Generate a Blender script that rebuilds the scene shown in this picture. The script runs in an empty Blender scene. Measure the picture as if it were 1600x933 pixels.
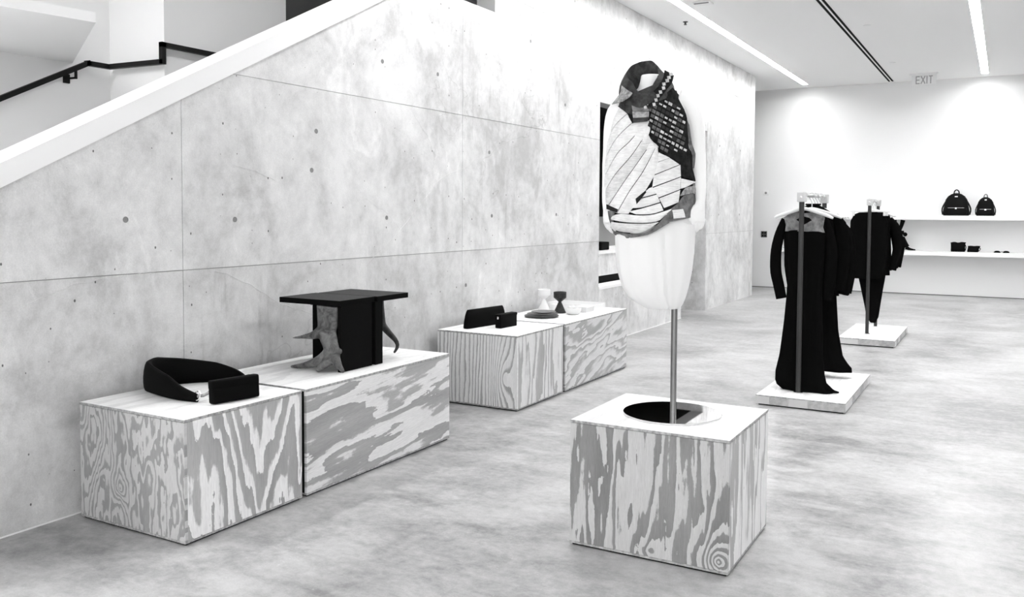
import bpy, bmesh, math, random
from mathutils import Matrix, Vector
random.seed(7)
S = bpy.context.scene
COL = S.collection
# ------------------------------------------------------------------ camera
cam_d = bpy.data.cameras.new('camera'); cam = bpy.data.objects.new('camera', cam_d); COL.objects.link(cam)
cam_d.sensor_width = 36; cam_d.lens = 1365.05/1600*36; cam_d.shift_y = -76.7/1600; cam_d.clip_end = 200
YAW, PITCH, ROLL = -0.513911, -0.0444248, 0.00492542
_f = Vector((math.sin(YAW)*math.cos(PITCH), math.cos(YAW)*math.cos(PITCH), math.sin(PITCH)))
_r = Vector((math.cos(YAW), -math.sin(YAW), 0)); _u = _r.cross(_f)
_c, _s = math.cos(ROLL), math.sin(ROLL)
_R, _U = _r*_c+_u*_s, -_r*_s+_u*_c
cam.matrix_world = Matrix(((_R.x, _U.x, -_f.x, 0), (_R.y, _U.y, -_f.y, 0), (_R.z, _U.z, -_f.z, 1.6), (0, 0, 0, 1)))
S.camera = cam
# ------------------------------------------------------------------ world and exposure
W = bpy.data.worlds.new('world'); S.world = W; W.use_nodes = True
W.node_tree.nodes['Background'].inputs[0].default_value = (1, 1, 1, 1)
W.node_tree.nodes['Background'].inputs[1].default_value = 1.27
S.view_settings.view_transform = 'Standard'; S.view_settings.look = 'None'
S.view_settings.exposure = 1.3; S.view_settings.gamma = 1
STRIP = 22.3      # emission of the ceiling light strips
CZ = 4.16         # ceiling height

# ------------------------------------------------------------------ materials
MATS = {}
def newmat(name):
    m = bpy.data.materials.new(name); m.use_nodes = True; MATS[name] = m
    nt = m.node_tree; return m, nt, nt.nodes['Principled BSDF']
def g(v): return (v, v, v, 1)
def plain(name, v, rough=0.6, metal=0.0, spec=0.4, bump=0, bscale=200):
    m, nt, b = newmat(name)
    b.inputs['Base Color'].default_value = g(v); b.inputs['Roughness'].default_value = rough
    b.inputs['Metallic'].default_value = metal; b.inputs['Specular IOR Level'].default_value = spec
    if bump:
        n = nt.nodes.new('ShaderNodeTexNoise'); n.inputs['Scale'].default_value = bscale
        tc = nt.nodes.new('ShaderNodeTexCoord'); nt.links.new(tc.outputs['Object'], n.inputs['Vector'])
        bp = nt.nodes.new('ShaderNodeBump'); bp.inputs['Strength'].default_value = bump
        nt.links.new(n.outputs['Fac'], bp.inputs['Height']); nt.links.new(bp.outputs['Normal'], b.inputs['Normal'])
    return m
class NT:
    def __init__(s, nt): s.nt = nt
    def n(s, t, **k):
        x = s.nt.nodes.new('ShaderNode'+t)
        for a, v in k.items(): setattr(x, a, v)
        return x
    def l(s, a, b): s.nt.links.new(a, b)
    def set(s, inp, v):
        if hasattr(v, 'is_linked') or isinstance(v, bpy.types.NodeSocket): s.l(v, inp)
        else: inp.default_value = v
    def m(s, op, a, b=0.0, c=None, clamp=False):
        x = s.n('Math', operation=op); x.use_clamp = clamp
        s.set(x.inputs[0], a); s.set(x.inputs[1], b)
        if c is not None: s.set(x.inputs[2], c)
        return x.outputs[0]
    def noise(s, vec, scale, detail=4, rough=.55, dist=0):
        x = s.n('TexNoise'); s.set(x.inputs['Vector'], vec); x.inputs['Scale'].default_value = scale
        x.inputs['Detail'].default_value = detail; x.inputs['Roughness'].default_value = rough; x.inputs['Distortion'].default_value = dist
        return x.outputs['Fac']
    def ramp(s, f, pts, interp='LINEAR'):
        x = s.n('ValToRGB'); x.color_ramp.interpolation = interp; e = x.color_ramp.elements
        while len(e) < len(pts): e.new(.5)
        for el, (p, v) in zip(e, pts): el.position = p; el.color = g(v)
        s.l(f, x.inputs[0]); return x.outputs['Color']
    def map(s, vec, scale=(1, 1, 1), loc=(0, 0, 0), rot=(0, 0, 0)):
        x = s.n('Mapping'); s.l(vec, x.inputs['Vector']); x.inputs['Scale'].default_value = scale
        x.inputs['Location'].default_value = loc; x.inputs['Rotation'].default_value = rot; return x.outputs['Vector']

def ply(name, across, along, seed, ka=1.0, kg=1.0, N=6, drift=1.5, duty=.45, light=.66, dark=.36, jag=.30, tilt=0.0, soft=.10, knots=()):
    """rotary-cut plywood: contour bands of a height field stretched along the grain"""
    m, nt, b = newmat(name); q = NT(nt)
    tc = q.n('TexCoord'); sp = q.n('SeparateXYZ'); q.l(tc.outputs['Object'], sp.inputs[0])
    ia = {'x': 0, 'y': 1, 'z': 2}
    A0, G = sp.outputs[ia[across]], sp.outputs[ia[along]]
    A = q.m('ADD', A0, q.m('MULTIPLY', G, tilt)) if tilt else A0
    def nz(fa, fg, s, det=2, r=.5):
        c = q.n('CombineXYZ'); q.l(q.m('MULTIPLY', A, fa), c.inputs[0]); q.l(q.m('MULTIPLY', G, fg), c.inputs[1]); c.inputs[2].default_value = s
        return q.noise(c.outputs[0], 1.0, det, r)
    base = nz(ka, kg, seed, 3, .5)
    h = q.m('ADD', q.m('MULTIPLY', base, N), q.m('MULTIPLY', A, drift))
    for (a_, g_, amp, r_, st) in knots:
        dx = q.m('DIVIDE', q.m('SUBTRACT', A0, a_), r_); dg = q.m('DIVIDE', q.m('SUBTRACT', G, g_), r_*st)
        rr = q.m('ADD', q.m('MULTIPLY', dx, dx), q.m('MULTIPLY', dg, dg))
        h = q.m('ADD', h, q.m('MULTIPLY', q.m('POWER', 2.718, q.m('MULTIPLY', q.m('SQRT', rr), -1.0)), amp))
    h = q.m('ADD', h, q.m('MULTIPLY', nz(70, 7, seed*3, 3, .6), jag))
    h = q.m('ADD', h, q.m('MULTIPLY', nz(26, 16, seed*5, 4, .65), jag))
    fr = q.m('FRACT', h)
    wn = nz(5, 1.2, seed+9)
    d = q.m('SUBTRACT', fr, q.m('ADD', q.m('MULTIPLY', q.m('SUBTRACT', wn, .5), 1.1), 1-duty))
    band = q.m('MULTIPLY_ADD', d, 1/soft, .5, clamp=True)
    tone = q.m('MULTIPLY_ADD', nz(9, 1.5, seed+4), .5, .72)
    fn = nz(260, 9, seed); pore = nz(420, 30, seed+2, 2, .7)
    val = q.m('MULTIPLY_ADD', fr, -.22*(light-dark), light)
    val = q.m('ADD', val, q.m('MULTIPLY', q.m('MULTIPLY', band, tone), dark-light))
    val = q.m('MULTIPLY', val, q.m('MULTIPLY_ADD', fn, .34, .83))
    val = q.m('MULTIPLY', val, q.m('MULTIPLY_ADD', pore, .40, .80))
    cc = q.n('CombineColor'); [q.l(val, cc.inputs[i]) for i in range(3)]
    q.l(cc.outputs[0], b.inputs['Base Color']); b.inputs['Roughness'].default_value = .62; b.inputs['Specular IOR Level'].default_value = .25
    return m

def concrete(name, base, lo, hi, pits=True, rough=.75):
    m, nt, b = newmat(name); q = NT(nt)
    tc = q.n('TexCoord'); o = tc.outputs['Object']
    n1 = q.noise(o, .55, 3, .5, .4)
    n2 = q.noise(q.map(o, (1, 1.0, .8)), 1.9, 8, .68, .5)
    n3 = q.noise(o, 8, 8, .74)
    v = q.m('ADD', q.m('MULTIPLY', n1, .27), q.m('ADD', q.m('MULTIPLY', n2, .45), q.m('MULTIPLY', n3, .28)))
    col = q.ramp(v, [(.39, lo), (.49, base), (.58, hi), (.66, hi*1.05)])
    sp = q.n('SeparateColor'); q.l(col, sp.inputs[0]); val = sp.outputs[0]
    # trowel scars and drips: sharp-edged lighter and darker skins
    sc = q.noise(q.map(o, (1, 1.5, .8), (3, 1, 5), (.5, 0, 0)), 1.5, 10, .62, .9)
    val = q.m('MULTIPLY', val, q.m('MULTIPLY_ADD', q.m('MULTIPLY_ADD', q.m('SUBTRACT', sc, .585), 22, 0, clamp=True), .10, .97))
    dr = q.noise(q.map(o, (1, 11, 1.3), (0, 2, 1)), 1.0, 8, .7)
    dz = q.noise(q.map(o, (1, .7, .7), (8, 2, 4)), 1.0, 2)
    val = q.m('MULTIPLY', val, q.m('MULTIPLY_ADD', q.m('MULTIPLY', q.m('MULTIPLY_ADD', q.m('SUBTRACT', dr, .55), 7, 0, clamp=True), q.m('MULTIPLY_ADD', q.m('SUBTRACT', dz, .5), 8, 0, clamp=True)), -.30, 1))
    # hairline contour cracks
    ck = q.noise(q.map(o, (1, .5, .8), (1, 7, 2)), 1.0, 5, .55, .5)
    line = q.m('SUBTRACT', 1, q.m('MULTIPLY', q.m('ABSOLUTE', q.m('SUBTRACT', ck, .47)), 260, clamp=True), clamp=True)
    cm = q.noise(q.map(o, (1, .6, .6), (5, 3, 9)), 1.0, 2); line = q.m('MULTIPLY', line, q.m('MULTIPLY_ADD', q.m('SUBTRACT', cm, .54), 9, 0, clamp=True))
    val = q.m('MULTIPLY', val, q.m('MULTIPLY_ADD', line, -.22, 1))
    # bug holes
    so = q.n('SeparateXYZ'); q.l(o, so.inputs[0]); c2 = q.n('CombineXYZ'); q.l(q.m('ADD', so.outputs[0], so.outputs[1]), c2.inputs[0]); q.l(q.m('MULTIPLY', so.outputs[2], .7), c2.inputs[1])
    vo = q.n('TexVoronoi', voronoi_dimensions='2D'); q.l(c2.outputs[0], vo.inputs['Vector']); vo.inputs['Scale'].default_value = 8.0
    rs = q.noise(o, 3, 1)
    vr = q.n('SeparateColor'); q.l(vo.outputs['Color'], vr.inputs[0])
    rad = q.m('MULTIPLY', q.m('POWER', q.m('SUBTRACT', vr.outputs[0], .35, clamp=True), 2.0), .135)
    pit = q.m('MULTIPLY_ADD', q.m('SUBTRACT', rad, vo.outputs['Distance']), 60, 0, clamp=True)
    val = q.m('MULTIPLY', val, q.m('MULTIPLY_ADD', pit, -.80, 1))
    fine = q.noise(o, 120, 6, .8)
    val = q.m('MULTIPLY', val, q.m('MULTIPLY_ADD', fine, .55, .725))
    oi = q.n('ObjectInfo')
    val = q.m('MULTIPLY', val, q.m('MULTIPLY_ADD', oi.outputs['Random'], .05, .975))
    cc = q.n('CombineColor'); [q.l(val, cc.inputs[i]) for i in range(3)]
    q.l(cc.outputs[0], b.inputs['Base Color']); b.inputs['Roughness'].default_value = rough; b.inputs['Specular IOR Level'].default_value = .25
    bp = q.n('Bump'); bp.inputs['Strength'].default_value = .12; bp.inputs['Distance'].default_value = .01
    q.l(q.m('SUBTRACT', n3, pit), bp.inputs['Height']); q.l(bp.outputs[0], b.inputs['Normal'])
    return m

def floor_mat():
    m, nt, b = newmat('polished_concrete_floor'); q = NT(nt)
    tc = q.n('TexCoord'); o = tc.outputs['Object']
    n1 = q.noise(q.map(o, (1, .8, 1)), .9, 4, .55, .6)
    n2 = q.noise(q.map(o, (.8, 1.5, 1), (4, 2, 0)), 3.4, 8, .72, .4)
    n3 = q.noise(o, 18, 7, .75)
    v = q.m('ADD', q.m('MULTIPLY', n1, .36), q.m('ADD', q.m('MULTIPLY', n2, .40), q.m('MULTIPLY', n3, .24)))
    col = q.ramp(v, [(.40, .21), (.47, .335), (.53, .435), (.60, .53)])
    sp = q.n('SeparateColor'); q.l(col, sp.inputs[0]); val = sp.outputs[0]
    vo = q.n('TexVoronoi', voronoi_dimensions='2D'); q.l(o, vo.inputs['Vector']); vo.inputs['Scale'].default_value = 16
    vr = q.n('SeparateColor'); q.l(vo.outputs['Color'], vr.inputs[0])
    fl = q.m('MULTIPLY_ADD', q.m('SUBTRACT', q.m('MULTIPLY', q.m('SUBTRACT', vr.outputs[0], .75), .3), vo.outputs['Distance']), 50, 0, clamp=True)
    val = q.m('ADD', val, q.m('MULTIPLY', fl, .10))
    fine = q.noise(o, 130, 6, .8)
    val = q.m('MULTIPLY', val, q.m('MULTIPLY_ADD', fine, .55, .725))
    cc = q.n('CombineColor'); [q.l(val, cc.inputs[i]) for i in range(3)]
    q.l(cc.outputs[0], b.inputs['Base Color'])
    rr = q.ramp(n2, [(.35, .30), (.65, .46)]); q.l(rr, b.inputs['Roughness']); b.inputs['Specular IOR Level'].default_value = .35
    return m

def striped(name, v1, v2, scale, rough=.8, axis='Z'):
    """woven cloth with fine cross threads"""
    m, nt, b = newmat(name); q = NT(nt)
    tc = q.n('TexCoord')
    n = q.noise(q.map(tc.outputs['Object'], (scale*.12, scale*.12, scale), (0, 0, 0), (0, .5, 0)), 1.0, 3, .6)
    n2 = q.noise(tc.outputs['Object'], 22, 3)
    v = q.m('ADD', q.m('MULTIPLY', n, .6), q.m('MULTIPLY', n2, .4))
    q.l(q.ramp(v, [(.36, v1), (.60, v2)]), b.inputs['Base Color'])
    b.inputs['Roughness'].default_value = rough; b.inputs['Specular IOR Level'].default_value = .2
    return m
def mottled(name, v1, v2, scale, rough=.7, spec=.3, dist=.15):
    m, nt, b = newmat(name); q = NT(nt)
    tc = q.n('TexCoord')
    n = q.noise(tc.outputs['Object'], scale, 5, .62, dist)
    q.l(q.ramp(n, [(.35, v1), (.65, v2)]), b.inputs['Base Color'])
    b.inputs['Roughness'].default_value = rough; b.inputs['Specular IOR Level'].default_value = spec
    return m
def glow(name, e):
    m, nt, b = newmat(name)
    b.inputs['Base Color'].default_value = g(.8); b.inputs['Emission Color'].default_value = g(1); b.inputs['Emission Strength'].default_value = e
    return m

M_WHITE = plain('white_paint', .84, .7, spec=.2)
M_CEIL = plain('ceiling_paint', .86, .9, spec=.1)
M_SHELF = plain('white_shelf_lacquer', .86, .4)
M_CAP = plain('white_cap', .88, .5)
M_GREYP = plain('grey_paint', .26, .8, spec=.2)
M_STAIR = plain('pale_stair_concrete', .72, .8)
M_DARKP = plain('dark_grey_paint_and_shade', .10, .8, spec=.1)
M_VOID = plain('black_paint_and_shade', .012, .9, spec=.05)  # black paint; also puts the shade of gaps and recesses into colour
M_CONC = concrete('board_cast_concrete', .66, .47, .79); M_CONC2 = concrete('board_cast_concrete_lower_row', .60, .42, .73)  # second one is a darker tone for the lower row of panels
M_JOINT = plain('concrete_joint', .34, .9, spec=.1)
M_HOLE = plain('tie_hole_mortar', .25, .9, spec=.1)
M_FLOOR = floor_mat()
M_LED = glow('led_diffuser', STRIP); M_STAIR_FILL = glow('stair_fill_diffuser', STRIP*2.5)  # second one is a stronger added fill for the stairwell
M_FIX = plain('white_fixture', .8, .5)
M_BLACK = plain('matte_black_metal', .006, .5, spec=.2)
M_CLOTH = plain('black_cloth', .0035, .95, spec=.02, bump=.2, bscale=400)
M_LEATH = plain('black_leather', .002, .65, spec=.06, bump=.15, bscale=350)
M_NYLON = plain('black_nylon', .004, .65, spec=.1, bump=.1, bscale=60)
M_POST = plain('dark_steel_tube', .035, .45, metal=.3)
M_STEEL = plain('brushed_steel', .22, .4, metal=1)
M_CHROME = plain('chrome', .75, .15, metal=1)
M_MIRROR = plain('mirror_polished_steel', .86, .015, metal=1)
M_MANN = plain('white_mannequin_gloss', .92, .45)
M_SKIRT = plain('white_silk', .84, .6, spec=.25)
M_PALE = striped('pale_striped_cloth', .66, .88, 260)
M_PALE2 = striped('pale_grey_cloth', .52, .78, 260)
M_DGREY = mottled('charcoal_cloth', .010, .055, 30)
M_WOVG = mottled('black_woven_ground', .005, .022, 40, .8, .1)
M_MGREY = mottled('mid_grey_cloth', .09, .24, 26)
M_LGREY = mottled('light_grey_marled_cloth', .16, .46, 55)
M_TABD = plain('tab_black', .012, .6); M_TABM = mottled('tab_grey', .06, .17, 40); M_TABL = mottled('tab_pale', .34, .72, 40)
M_LINE = plain('garment_lining', .02, .9, spec=.1)
M_YOKE = mottled('grey_flannel', .12, .26, 24, .9, .1)
M_HANG = plain('cream_lacquered_wood', .72, .45)
M_TABLE = plain('ebonised_oak', .0025, .75, spec=.06, bump=.35, bscale=90)
M_TABTOP = mottled('ebonised_oak_top', .012, .030, 60, .6, .2, .3)
M_ANT = mottled('antler', .05, .20, 16, .65, .3, .8)
M_ANTD = mottled('dark_antler', .015, .05, 16, .6, .3, .8)
M_PORC = plain('white_porcelain', .76, .3)
M_DSTONE = mottled('dark_stone', .004, .022, 60, .5, .4)
M_PLATE = mottled('dark_glazed_plate', .05, .16, 50, .35, .5)
M_PAPER = plain('white_card', .66, .7)
M_LETTER = plain('exit_letter_grey', .36, .7, spec=.1)
M_EDGE = mottled('plywood_edge', .24, .52, 45, .8, .2)
M_TOP = ply('ply_top', 'x', 'y', 2.3, 4, .8, 5, 5, .30, .84, .74, .1, soft=.2)
PLY = {}
# ------------------------------------------------------------------ mesh helpers
def frame(loc=(0, 0, 0), rotz=0.0): return Matrix.Translation(loc) @ Matrix.Rotation(rotz, 4, 'Z')
def props(o, label=None, cat=None, group=None, kind=None):
    if label: o['label'] = label
    if cat: o['category'] = cat
    if group: o['group'] = group
    if kind: o['kind'] = kind
    return o
def thing(name, label, cat, loc=(0, 0, 0), rotz=0.0, group=None):
    o = bpy.data.objects.new(name, None); COL.objects.link(o); o.empty_display_size = .1
    o.location = loc; o.rotation_euler = (0, 0, rotz); o['_m'] = 1; del o['_m']
    return props(o, label, cat, group)
def mworld(o):
    m = frame(o.location, o.rotation_euler.z)
    return mworld(o.parent) @ m if o.parent else m
def obj(name, bm, mat, parent=None, F=None, origin=None, smooth=False, label=None):
    """link bm (given in frame F, default world) as one mesh object under parent"""
    if F is not None: bm.transform(F)
    loc = Vector((0, 0, 0))
    if parent is not None: bm.transform(mworld(parent).inverted())
    elif origin is not None: loc = Vector(origin); bm.transform(Matrix.Translation(-loc))
    bmesh.ops.recalc_face_normals(bm, faces=bm.faces)
    me = bpy.data.meshes.new(name); bm.to_mesh(me); bm.free()
    mats = mat if isinstance(mat, (list, tuple)) else [mat]
    for x in mats: me.materials.append(x)
    if smooth:
        me.polygons.foreach_set('use_smooth', [True]*len(me.polygons))
        try: me.set_sharp_from_angle(angle=math.radians(40))
        except Exception: pass
    o = bpy.data.objects.new(name, me); COL.objects.link(o); o.location = loc
    if parent is not None: o.parent = parent
    if label: o['label'] = label
    return o
def struct(name, bm, mat, **k):
    o = obj(name, bm, mat, **k); o['kind'] = 'structure'; return o
def dup(root, loc, rotz, label=None, group=None):
    r = root.copy(); COL.objects.link(r); r.location = loc; r.rotation_euler = (0, 0, rotz)
    if label: r['label'] = label
    if group: r['group'] = group
    for ch in list(root.children):
        c = ch.copy(); COL.objects.link(c); c.parent = r
        for gc in ch.children:
            d = gc.copy(); COL.objects.link(d); d.parent = c
    return r
def B(): return bmesh.new()
def box(bm, lo, hi, bevel=0, seg=1):
    r = bmesh.ops.create_cube(bm, size=1)
    vs = r['verts']
    for v in vs:
        v.co = Vector([lo[i]+(v.co[i]+.5)*(hi[i]-lo[i]) for i in range(3)])
    if bevel:
        es = list({e for v in vs for e in v.link_edges})
        bmesh.ops.bevel(bm, geom=es, offset=bevel, segments=seg, affect='EDGES', profile=.6)
    return bm
def bx(lo, hi, bevel=0, seg=1): return box(B(), lo, hi, bevel, seg)
def prism(bm, pts, f0, f1):
    """closed prism: pts 2-D outline, f0/f1 map a 2-D point to 3-D on either face"""
    a = [bm.verts.new(f0(p)) for p in pts]; b = [bm.verts.new(f1(p)) for p in pts]
    n = len(pts)
    bm.faces.new(a); bm.faces.new(b[::-1])
    for i in range(n): bm.faces.new((a[i], b[i], b[(i+1) % n], a[(i+1) % n]))
    return bm
def rings(bm, rs, cap=True, closed=True):
    """loft through rings of points"""
    R = [[bm.verts.new(p) for p in r] for r in rs]
    n = len(R[0])
    for a, b in zip(R, R[1:]):
        for i in range(n if closed else n-1):
            j = (i+1) % n
            bm.faces.new((a[i], a[j], b[j], b[i]))
    if cap and closed:
        bm.faces.new(R[0][::-1]); bm.faces.new(R[-1])
    return R
def ell(c, rx, ry, z, n=24, sq=2.0):
    out = []
    for i in range(n):
        t = 2*math.pi*i/n; ct, st = math.cos(t), math.sin(t)
        out.append(Vector((c[0]+rx*math.copysign(abs(ct)**(2/sq), ct), c[1]+ry*math.copysign(abs(st)**(2/sq), st), z)))
    return out
def tube(bm, pts, rad, n=10, cap=True, flat=None):
    """tube through pts; rad scalar or list; flat=(axis Vector, factor) squashes the section along axis"""
    P = [Vector(p) for p in pts]; m = len(P)
    if not isinstance(rad, (list, tuple)): rad = [rad]*m
    t0 = (P[1]-P[0]).normalized(); up = Vector((0, 0, 1)) if abs(t0.z) < .9 else Vector((1, 0, 0))
    nrm = t0.cross(up).normalized(); rs = []
    for i in range(m):
        t = (P[min(i+1, m-1)]-P[max(i-1, 0)]).normalized()
        nrm = (nrm - t*nrm.dot(t)).normalized(); bn = t.cross(nrm)
        r = []
        for k in range(n):
            a = 2*math.pi*k/n; d = nrm*math.cos(a)*rad[i]+bn*math.sin(a)*rad[i]
            if flat: d = d - flat[0]*d.dot(flat[0])*(1-flat[1])
            r.append(P[i]+d)
        rs.append(r)
    rings(bm, rs, cap); return bm
def lathe(bm, prof, c=(0, 0, 0), n=28):
    rs = [[Vector((c[0]+r*math.cos(2*math.pi*i/n), c[1]+r*math.sin(2*math.pi*i/n), c[2]+z)) for i in range(n)] for r, z in prof]
    rings(bm, rs, True); return bm
def spl(pts, n):
    """Catmull-Rom resample, n points"""
    P = [Vector(p) for p in pts]
    if len(P) == 2: return [P[0].lerp(P[1], i/(n-1)) for i in range(n)]
    L = [0]
    for a, b in zip(P, P[1:]): L.append(L[-1]+(b-a).length)
    out = []
    for i in range(n):
        s = L[-1]*i/(n-1); k = 0
        while k < len(P)-2 and s > L[k+1]: k += 1
        t = (s-L[k])/max(L[k+1]-L[k], 1e-9)
        p0, p1, p2, p3 = P[max(k-1, 0)], P[k], P[k+1], P[min(k+2, len(P)-1)]
        out.append(.5*((2*p1)+(p2-p0)*t+(2*p0-5*p1+4*p2-p3)*t*t+(3*p1-p0-3*p2+p3)*t**3))
    return out
def interp(tab, x):
    """piecewise linear on a sorted table of (x, y)"""
    if x <= tab[0][0]: return tab[0][1]
    for (a, b), (c, d) in zip(tab, tab[1:]):
        if x <= c: return b+(d-b)*(x-a)/(c-a)
    return tab[-1][1]
def sheet(bm, grid, th, outdir=None):
    """thick cloth sheet from a grid of points (rows of Vectors), thickened along vertex normals"""
    R, Cn = len(grid), len(grid[0])
    nm = []
    for i in range(R):
        row = []
        for j in range(Cn):
            a = grid[min(i+1, R-1)][j]-grid[max(i-1, 0)][j]; b = grid[i][min(j+1, Cn-1)]-grid[i][max(j-1, 0)]
            n = a.cross(b); n = n.normalized() if n.length > 1e-12 else Vector((0, -1, 0))
            if outdir is not None and n.dot(outdir) < 0: n = -n
            row.append(n)
        nm.append(row)
    F = [[bm.verts.new(grid[i][j]) for j in range(Cn)] for i in range(R)]
    K = [[bm.verts.new(grid[i][j]-nm[i][j]*th) for j in range(Cn)] for i in range(R)]
    for i in range(R-1):
        for j in range(Cn-1):
            bm.faces.new((F[i][j], F[i][j+1], F[i+1][j+1], F[i+1][j])); bm.faces.new((K[i][j], K[i+1][j], K[i+1][j+1], K[i][j+1]))
    for i in range(R-1):
        bm.faces.new((F[i][0], F[i+1][0], K[i+1][0], K[i][0])); bm.faces.new((F[i][-1], K[i][-1], K[i+1][-1], F[i+1][-1]))
    for j in range(Cn-1):
        bm.faces.new((F[0][j], K[0][j], K[0][j+1], F[0][j+1])); bm.faces.new((F[-1][j], F[-1][j+1], K[-1][j+1], K[-1][j]))
    return bm

# garment outlines in metres across the mannequin (x from the pole, z from the floor)
VL = [(-0.18,2.313),(-0.225,2.194),(-0.278,2.123),(-0.305,2.055),(-0.323,1.961),(-0.337,1.851),(-0.343,1.726),(-0.338,1.615),(-0.325,1.552),(-0.303,1.505),(-0.265,1.477)]
VR = [(-0.033,2.294),(-0.02,2.257),(-0.004,2.189),(0.018,2.112),(0.035,2.035),(0.045,1.926),(0.059,1.834),(0.078,1.756),(0.085,1.694),(0.08,1.617),(0.074,1.577)]
SEAMS = [[(-0.278,2.117),(-0.302,2.07),(-0.317,2.033),(-0.326,2.008)],[(-0.235,2.076),(-0.264,2.051),(-0.295,2.017),(-0.326,1.961)],[(-0.213,2.031),(-0.261,1.986),(-0.298,1.939),(-0.335,1.867)],[(-0.171,2.006),(-0.223,1.941),(-0.281,1.882),(-0.34,1.77)],[(-0.149,1.975),(-0.213,1.873),(-0.29,1.779),(-0.342,1.688)],[(-0.12,1.937),(-0.184,1.838),(-0.252,1.735),(-0.326,1.615)],[(-0.102,1.912),(-0.159,1.794),(-0.223,1.694),(-0.278,1.59)],[(-0.092,1.918),(-0.091,1.813),(-0.142,1.704),(-0.222,1.587)]]
STRIPC = [[(-0.193,2.053),(-0.14,2.046),(-0.137,2.018),(-0.164,1.95)],[(-0.14,2.04),(-0.127,2.006),(-0.136,1.969),(-0.151,1.925)]]
STRIPD = [[(-0.171,2.037),(-0.167,1.969),(-0.151,1.9)],[(-0.134,2.037),(-0.124,1.962),(-0.086,1.912)]]
RIGHT = [([(-0.088,1.887),(-0.096,1.839)],[(-0.043,1.864),(-0.037,1.86)]),([(-0.096,1.836),(-0.107,1.779)],[(-0.037,1.859),(0.007,1.828)]),([(-0.109,1.774),(-0.115,1.719)],[(0.011,1.826),(0.014,1.77)]),([(-0.113,1.714),(-0.085,1.668)],[(0.014,1.766),(0.012,1.708)]),([(-0.083,1.663),(-0.06,1.616)],[(0.012,1.704),(0.005,1.645)]),([(0.015,1.76),(0.013,1.711)],[(0.081,1.743),(0.037,1.717)])]
LOW = [([(-0.142,1.702),(-0.128,1.714),(-0.114,1.719)],[(-0.167,1.665),(-0.13,1.675),(-0.096,1.685)]),([(-0.167,1.662),(-0.13,1.672),(-0.094,1.683)],[(-0.217,1.614),(-0.164,1.617),(-0.078,1.644)]),([(-0.22,1.599),(-0.164,1.613),(-0.078,1.641)],[(-0.186,1.584),(-0.118,1.586),(-0.063,1.603)]),([(-0.294,1.576),(-0.257,1.588),(-0.18,1.58),(-0.118,1.583),(-0.062,1.6),(-0.028,1.613)],[(-0.3,1.558),(-0.259,1.548),(-0.197,1.542),(-0.134,1.543),(-0.084,1.553),(-0.051,1.586)]),([(-0.297,1.547),(-0.254,1.542),(-0.197,1.539),(-0.134,1.54),(-0.084,1.549)],[(-0.296,1.513),(-0.259,1.499),(-0.213,1.493),(-0.168,1.492),(-0.123,1.514)])]
HEM = [([(-0.305,1.547),(-0.299,1.504),(-0.256,1.493),(-0.168,1.488),(-0.117,1.511),(-0.05,1.572)],[(-0.305,1.501),(-0.282,1.481),(-0.241,1.466),(-0.162,1.477),(-0.111,1.494),(-0.033,1.545)]),([(-0.028,1.612),(0.005,1.64),(0.038,1.681),(0.087,1.687)],[(-0.081,1.544),(-0.022,1.551),(0.028,1.561),(0.079,1.574)]),([(0.013,1.68),(0.037,1.714),(0.079,1.725)],[(0.014,1.674),(0.043,1.684),(0.086,1.691)]),([(-0.023,1.606),(0.025,1.612)],[(-0.016,1.565),(0.036,1.571)]),([(-0.331,1.599),(-0.289,1.608)],[(-0.328,1.547),(-0.299,1.519)])]
BLACK = [([(-0.323,1.633),(-0.271,1.608)],[(-0.322,1.61),(-0.277,1.593)]),([(-0.146,1.701),(-0.142,1.694)],[(-0.19,1.661),(-0.185,1.634)])]
WOVEN = ([(-0.082,2.154),(-0.129,2.112),(-0.14,2.08),(-0.134,2.038),(-0.141,1.995),(-0.122,1.947),(-0.087,1.915),(-0.079,1.88),(-0.043,1.867),(0.011,1.827),(0.019,1.77),(0.053,1.759)],[(-0.031,2.2),(0.001,2.157),(0.02,2.12),(0.033,2.078),(0.037,2.035),(0.039,1.993),(0.044,1.95),(0.046,1.908),(0.063,1.877),(0.065,1.81),(0.075,1.776),(0.082,1.745)])
SIDE = ([(0.036,2.077),(0.041,2.003),(0.049,1.935),(0.064,1.877),(0.066,1.81)],[(0.05,2.061),(0.056,1.993),(0.068,1.924),(0.085,1.877),(0.08,1.81)])
DARKCENTER = ([(-0.236,2.138),(-0.277,2.122),(-0.241,2.087),(-0.207,2.07)],[(-0.194,2.178),(-0.183,2.145),(-0.193,2.113),(-0.202,2.092)])
GREYTAB = ([(-0.208,2.121),(-0.204,2.089)],[(-0.155,2.138),(-0.134,2.088)])
GREYTAB2 = ([(-0.205,2.087),(-0.202,2.057)],[(-0.134,2.085),(-0.135,2.059)])
DARKBAND = ([(-0.203,2.055),(-0.201,2.033)],[(-0.135,2.057),(-0.139,2.039)])
LEFTFLAP = ([(-0.246,2.226),(-0.248,2.183),(-0.277,2.126)],[(-0.198,2.181),(-0.215,2.161),(-0.236,2.14)])
ROLL = ([(-0.072,2.285),(-0.078,2.243),(-0.099,2.202),(-0.13,2.168),(-0.161,2.139)],[(-0.035,2.257),(-0.042,2.221),(-0.062,2.19),(-0.093,2.143),(-0.127,2.107)])
CHAIN = [(-0.05,2.264),(-0.057,2.248),(-0.063,2.233),(-0.075,2.217),(-0.076,2.198),(-0.088,2.179),(-0.098,2.162),(-0.106,2.141),(-0.114,2.12),(-0.146,2.144),(-0.141,2.125),(-0.15,2.107),(-0.13,2.139),(-0.119,2.154)]
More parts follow.
